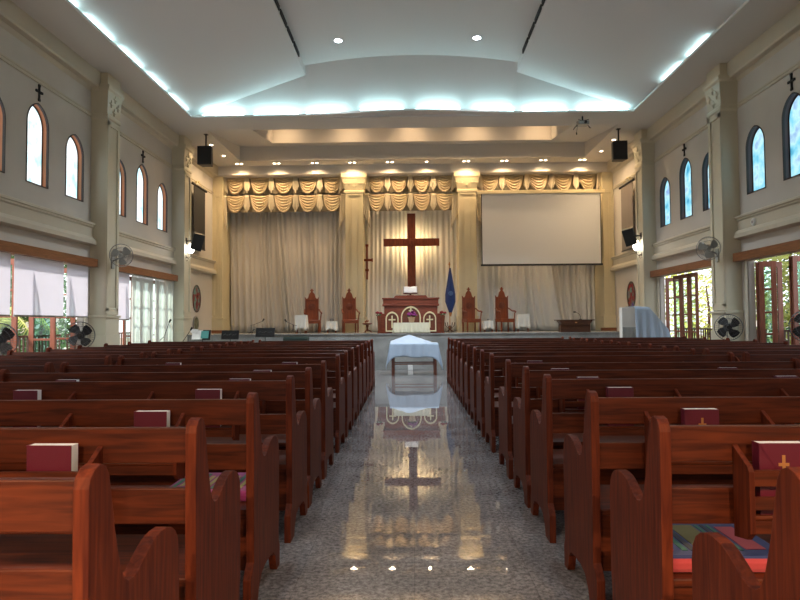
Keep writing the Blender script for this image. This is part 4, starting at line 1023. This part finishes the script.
# ------------------------------------------------------------------ outside
struct(MB().box(-60, -XW - .31, -20, 60, -.25, -.02).box(XW + .31, 60, -20, 60, -.25, -.02).box(-XW - .31, XW + .31, -20, YF - .31, -.25, -.02), 'ground', M['ground'], 'garden ground outside the hall', 'ground')
def bush(x, y, z, rx, ry, rz_, n, m, lab, seed, leafsz=.14):
    rn = random.Random(seed); mb = MB()
    for i in range(n):
        d = Vector((rn.gauss(0, 1), rn.gauss(0, 1), rn.gauss(0, 1))).normalized() * rn.uniform(.55, 1.05)
        p = Vector((x + d.x * rx, y + d.y * ry, z + d.z * rz_))
        if p.z < .02: continue
        a = Vector((rn.gauss(0, 1), rn.gauss(0, 1), rn.gauss(0, .5))).normalized() * leafsz * rn.uniform(.7, 1.6); b = a.orthogonal().normalized() * leafsz * .45
        mb.add([p - b * .2, p + a * .5 + b, p + a * 1.2, p + a * .5 - b], [(0, 1, 2, 3)])
    me = mb.build('garden_bush', M[m]); 
    me.name = 'garden_bush'
    t = thing('garden_tree', lab, 'tree', (x, y, 0), 0, 'greenery outside the doors'); me.parent = t; me.matrix_parent_inverse = Matrix.Translation((-x, -y, 0))
    me.name = 'foliage'
    MB().tube([(0, 0, -.05), (.05, 0, z * .6), (0, .1, z)], [.09, .06, .03], 8).build('trunk', M['dark_wood'], t, smooth=True)
bs = [(-12.2, 13.0, 1.4, 1.3, 1.2, 1.5, 'leaf2', 'yellow green shrub outside the left opening'), (-11.8, 16.3, 1.8, 1.6, 1.6, 2.0, 'leaf', 'dark green tree outside behind the left door'),
      (-12.5, 20.6, 1.8, 2, 2, 2.2, 'leaf', 'green tree outside beyond the sheer curtain'), (-11.2, 10.0, 1.6, 1.4, 1.1, 1.8, 'leaf', 'green shrub outside the left edge'),
      (11, 14.2, 2.0, 1.7, 1.6, 2.3, 'leaf', 'green tree outside the near right doors'), (11.5, 17.7, 2.0, 1.7, 1.6, 2.2, 'leaf2', 'yellow green tree outside the right doors'),
      (13, 21.6, 2.2, 2, 2, 2.4, 'leaf', 'green tree outside beyond the far right doors'), (12.5, 26.5, 2.2, 2, 2, 2.4, 'leaf2', 'yellow green tree farthest outside on the right'), (10.8, 11, 1.8, 1.4, 1.4, 2.0, 'leaf2', 'light green shrub outside the right edge')]
for i, b in enumerate(bs): bush(b[0], b[1], b[2] + .6, b[3], b[4], b[5] + 1.0, 3600, b[6], b[7], 40 + i)
# palm outside left
t = thing('palm_plant', 'yellow palm fronds outside the left opening below the shade', 'palm', (-9.0, 12.9, 0))
MB().tube([(0, 0, -.05), (.05, 0, .5), (0, 0, 1.0)], [.10, .08, .06], 8).build('trunk', M['dark_wood'], t, smooth=True)
rn = random.Random(5)
for k in range(11):
    a = k * 2 * PI / 11 + rn.uniform(-.2, .2); L = rn.uniform(1.0, 1.5); up = rn.uniform(.5, .9); mb = MB(); prev = None
    pts = [Vector((math.cos(a) * L * s, math.sin(a) * L * s, 1.0 + up * math.sin(s * 2.6) - .25 * s * s)) for s in [i / 12 for i in range(13)]]
    mb.tube(pts, [.012] * 13, 5)
    for i in range(1, 13):
        d = (pts[i] - pts[i - 1]).normalized(); sd = d.cross(Vector((0, 0, 1))).normalized()
        for q in (-1, 1):
            for j in range(3):
                p = pts[i - 1].lerp(pts[i], j / 3); e = p + sd * q * .26 * math.sin(PI * (i / 14)) + d * .12 - Vector((0, 0, .08))
                mb.add([p - d * .015, p + d * .015, e], [(0, 1, 2)])
    mb.build('frond', M['leaf2'], t)
# neighbouring wall outside the right (pale roof)
tag(MB().box(16, 16.3, 6, 34, 0, 1.6).box(15.9, 18, 6, 34, 1.6, 1.7).build('garden_wall', plain('pale_render', (.55, .52, .48), .9, noise=.1)), 'pale low garden wall far outside on the right', 'wall')
tag(MB().box(-17.3, -17, 4, 30, 0, 1.7).box(-17.4, -16.9, 4, 30, 1.7, 1.8).build('garden_wall', bpy.data.materials['pale_render']), 'pale low garden wall far outside on the left', 'wall')

# ------------------------------------------------------------------ pews
def pew_profile():
    P = [(-.055, 0), (-.055, .16), (-.03, .19), (0, .22), (-.006, .60), (-.010, .95), (-.002, .975), (.018, .99), (.045, .996), (.07, .986), (.086, .96), (.10, .90), (.115, .83), (.135, .76), (.15, .715), (.17, .682), (.195, .666), (.225, .664), (.255, .674), (.29, .694), (.325, .71), (.36, .72), (.40, .724), (.44, .722), (.475, .71), (.505, .69), (.525, .66), (.535, .61), (.535, .26), (.525, .21), (.525, .15), (.55, .11), (.55, .0), (.48, .0), (.455, .04), (.44, .09), (.40, .12), (.32, .13), (.22, .13), (.14, .115), (.09, .07), (.07, .0)]
    return P
def make_pew(x0, x1, racks, lab):
    t = thing('church_pew', lab, 'pew', (0, 0, 0), 0, None)
    P = pew_profile()
    for xa in (x0, x1 - .038): MB().plate(P, [], xa, xa + .038, lambda u, v, q: (q, u, v)).build('end_panel', M['pewend'], t, bevel=.007)
    a, b = x0 + .038, x1 - .038
    R = Matrix.Rotation(math.radians(-2), 3, 'X')
    MB().box(a, b, .018, .045, .845, .965).build('back_board', M['pew'], t, bevel=.004)
    MB().box(a, b, .030, .057, .635, .757).build('back_board', M['pew'], t, bevel=.004)
    MB().box(a, b, .05, .50, .415, .445).build('seat', M['pew'], t, bevel=.006)
    MB().box(a, b, .43, .455, .30, .415).box(a, b, .06, .085, .16, .415).build('apron', M['pew'], t)
    MB().box(a, b, .30, .33, .10, .16).build('stretcher', M['pew'], t)
    for xr, wr in racks:
        rk = MB().box(xr + .018, xr + wr - .018, -.07, .018, .68, .692).build('book_rack', M['pew'], t, bevel=.002)
        for xx in (xr, xr + wr - .018):
            MB().plate([(.018, .60), (-.06, .615), (-.085, .64), (-.085, .835), (-.075, .85), (.018, .905)], [], xx, xx + .018, lambda u, v, q: (q, u, v)).build('rack_side', M['pewend'], rk, bevel=.002)
        for z0, z1 in ((.79, .84), (.715, .755), (.64, .68)): MB().box(xr + .018, xr + wr - .018, -.083, -.07, z0, z1).build('rack_rail', M['pew'], rk)
    return t
PEWG = {'RI': (.83, 3.30), 'RO': (3.42, 5.88), 'LI': (-3.02, -.72), 'LO': (-5.26, -3.12)}
RACK = {'RI': [(1.08, .55), (2.25, .55)], 'RO': [(3.75, .55), (5.0, .55)], 'LI': [(-1.60, .55), (-2.62, .55)], 'LO': [(-3.95, .55), (-5.0, .55)]}
rowY = [1.35, 2.10, 2.88, 3.81, 4.51, 5.32, 6.38, 7.22, 8.03, 8.90, 9.75, 10.6, 11.5, 12.4, 13.3]
NR = len(rowY)
ordw = ['nearest', 'second', 'third', 'fourth', 'fifth', 'sixth', 'seventh', 'eighth', 'ninth', 'tenth', 'eleventh', 'twelfth', 'thirteenth', 'fourteenth', 'fifteenth']
blockw = {'RI': 'right of the aisle', 'RO': 'in the outer right block', 'LI': 'left of the aisle', 'LO': 'in the outer left block'}
gw = {'RI': 'pews right of the aisle', 'RO': 'pews in the outer right block', 'LI': 'pews left of the aisle', 'LO': 'pews in the outer left block'}
for key, (xa, xb) in PEWG.items():
    proto = None
    for i, y in enumerate(rowY):
        if i == 0 and key in ('RO', 'LO'): continue
        if i == NR - 1 and key in ('LI', 'LO'): continue
        if proto is None: proto = o = make_pew(xa, xb, RACK[key], '')
        else: o = copy_tree(proto)
        if i == 0 and key == 'LI': y = 1.40
        o.location = (-.006 * y, y, 0)
        rank = 'nearest the camera' if i == 0 or (i == 1 and key in ('RO', 'LO')) else f'{ordw[i - (1 if key in ("RO", "LO") else 0)]} from the camera'
        if i == NR - 1: rank = 'frontmost by the stage'
        o['label'] = f'red brown wooden pew {blockw[key]}, {rank}'
        o['group'] = gw[key]
# bibles
def make_book():
    t = thing('hymn_book', '', 'book', (0, 0, 0), 0, None)
    w, h, d = .152, .228, .045
    MB().box(0, w, 0, .003, 0, h).box(0, w, d - .003, d, 0, h).box(0, .004, 0, d, 0, h).build('cover', M['maroon'], t, bevel=.0015)
    MB().box(.004, w - .001, .003, d - .003, .004, h - .001).build('pages', M['paper'], t)
    return t
bk0 = make_book(); first = True; gold = []
books = [('RI', 1, 1.13), ('RI', 2, 1.235), ('RI', 3, 1.19), ('RI', 4, 1.20), ('RI', 5, 1.20), ('RI', 6, 1.20), ('RI', 5, 2.60), ('RI', 4, 2.60), ('RI', 9, 1.2), ('RI', 11, 1.25), ('RI', 9, 2.4),
         ('LI', 1, -1.27), ('LI', 2, -1.26), ('LI', 3, -1.30), ('LI', 3, -2.42), ('LI', 4, -2.56), ('LI', 4, -1.30), ('LI', 5, -1.33), ('LI', 6, -2.50), ('LI', 6, -1.30), ('LI', 8, -1.35),
         ('LO', 7, -3.65), ('LO', 9, -3.7), ('RO', 8, 4.0), ('LI', 9, -2.4), ('LI', 11, -1.4)]
for key, r, x in books:
    o = bk0 if first else copy_tree(bk0); first = False
    y = rowY[r]; o.location = (x - .006 * y, y - .055, .693); o.rotation_euler = (0, 0, random.uniform(-.02, .02))
    pos = '' if sum(1 for b in books if b[0] == key and b[1] == r) == 1 else (', aisle end' if abs(x) < 1.9 else ', outer end')
    sh_ = {'RI': 'pew right of aisle', 'RO': 'outer right pew', 'LI': 'pew left of aisle', 'LO': 'outer left pew'}[key]
    o['label'] = f'maroon book in rack of the {ordw[r]} {sh_}{pos}'
    o['group'] = 'maroon books standing in the pew racks'
    if key == 'RI' and r in (1, 2): gold.append(o)
for o in gold:
    cr = MB().box(.072, .082, -.002, -.0005, .12, .19).box(.060, .094, -.002, -.0005, .155, .165)
    for i in range(7): cr.box(.045 + i * .011, .053 + i * .011, -.002, -.0005, .10 + .002 * (i % 2), .115)
    cr.build('gold_cross', M['gold'], o)
# cushions
def cushion(loc, w, d, h, lab, stripes, border, rim, rz=0):
    t = thing('seat_cushion', lab, 'cushion', loc, rz)
    def slab(x0, x1, y0, y1, z0, z1, pw=.0): return MB().box(x0, x1, y0, y1, z0, z1)
    b = MB().box(-w / 2, w / 2, -d / 2, d / 2, 0, h).build('body', rim, t, bevel=.018)
    MB().box(-w / 2 + .006, w / 2 - .006, -d / 2 + .006, d / 2 - .006, h * .55, h + .004).build('top_cover', border, t, bevel=.012)
    for i, (x0, x1, y0, y1, m) in enumerate(stripes):
        MB().box(x0, x1, y0, y1, h + .002, h + .0065).build('stripe', m, t)
    return t
cm = lambda n, c: fabric(n, c)
cb, crd, cg, cy, ct = cm('cushion_blue', (.03, .04, .14)), cm('cushion_red', (.45, .05, .06)), cm('cushion_olive', (.16, .13, .03)), cm('cushion_black', (.02, .02, .03)), cm('cushion_green', (.03, .14, .08))
st = [(-.13, -.11, -.13, .15, ct), (-.10, -.08, -.13, .15, cy), (-.07, .02, -.13, .14, cg), (.03, .042, -.13, .14, ct), (.052, .064, -.13, .14, cy), (.074, .086, -.13, .14, ct), (.10, .17, -.12, .12, crd), (-.19, -.16, -.13, .15, crd)]
cushion((1.08, 2.06 + .32, .445), .46, .38, .055, 'striped blue and red cushion on the second pew right of the aisle', st, cb, crd, .0)
cp, cyl = cm('cushion_magenta', (.30, .03, .16)), cm('cushion_yellow', (.45, .36, .10))
zz = []
for i in range(12):
    zz.append((-.2 + i * .034, -.18 + i * .034, -.15 + .05 * (i % 2), .10 + .05 * (i % 2), cyl if i % 3 else ct))
cushion((-1.02, 2.92 + .33, .445), .46, .40, .05, 'magenta cushion with yellow zigzag on the third pew left of the aisle', zz, cp, cp, .0)

# ------------------------------------------------------------------ light and camera
w = bpy.data.worlds.new('world'); scene.world = w; w.use_nodes = True; nt = w.node_tree; nt.nodes.clear()
sky = nt.nodes.new('ShaderNodeTexSky'); sky.sky_type = 'NISHITA'; sky.sun_disc = False; sky.sun_elevation = math.radians(50); sky.sun_rotation = math.radians(-90); sky.air_density = 1.0; sky.dust_density = 3.0
mixw = nt.nodes.new('ShaderNodeMixRGB'); mixw.inputs[0].default_value = .6; mixw.inputs[2].default_value = (.95, .95, 1, 1)
bgk = nt.nodes.new('ShaderNodeBackground'); bgk.inputs[1].default_value = 1.9
ow = nt.nodes.new('ShaderNodeOutputWorld')
sc_ = nt.nodes.new('ShaderNodeVectorMath'); sc_.operation = 'SCALE'; sc_.inputs['Scale'].default_value = .12
nt.links.new(sky.outputs[0], sc_.inputs[0]); nt.links.new(sc_.outputs[0], mixw.inputs[1]); nt.links.new(mixw.outputs[0], bgk.inputs[0]); nt.links.new(bgk.outputs[0], ow.inputs[0])
sd = bpy.data.lights.new('sun', 'SUN'); sd.energy = 6.5; sd.color = (1, .92, .8); sd.angle = math.radians(3)
so = bpy.data.objects.new('sun', sd); COL.objects.link(so); so.rotation_euler = Vector((.85, .35, -1.0)).to_track_quat('-Z', 'Y').to_euler(); so.location = (-20, 0, 30)
# sky portals in the real openings
def portal(loc, rot, sx, sy):
    l = bpy.data.lights.new('opening_portal', 'AREA'); l.shape = 'RECTANGLE'; l.size = sx; l.size_y = sy; l.cycles.is_portal = True
    o = bpy.data.objects.new('opening_portal', l); COL.objects.link(o); o.location = loc; o.rotation_euler = rot
for sg in (-1, 1):
    for (a, b, bi) in opsL: portal((sg * 7.3, (a + b) / 2, 1.28), (0, sg * PI / 2, 0), 2.5, b - a)
portal((0, YF - .2, 1.3), (PI / 2, 0, 0), 3.2, 2.6)

cam = bpy.data.cameras.new('camera'); co = bpy.data.objects.new('camera', cam); COL.objects.link(co)
cam.sensor_width = 36; cam.lens = 620 * 36 / 800; cam.clip_start = .05; cam.clip_end = 200
yaw, pit, roll = math.radians(1.15), math.radians(2.07), math.radians(.4)
Rm = Matrix.Rotation(yaw, 3, 'Z') @ Matrix.Rotation(pit, 3, 'X') @ Matrix.Rotation(roll, 3, 'Y') @ Matrix.Rotation(PI / 2, 3, 'X')
co.matrix_world = Matrix.Translation((0, 0, H)) @ Rm.to_4x4()
scene.camera = co
scene.view_settings.view_transform = 'Standard'; scene.view_settings.look = 'None'; scene.view_settings.gamma = 1; scene.view_settings.exposure = .84
scene.view_settings.use_curve_mapping = False
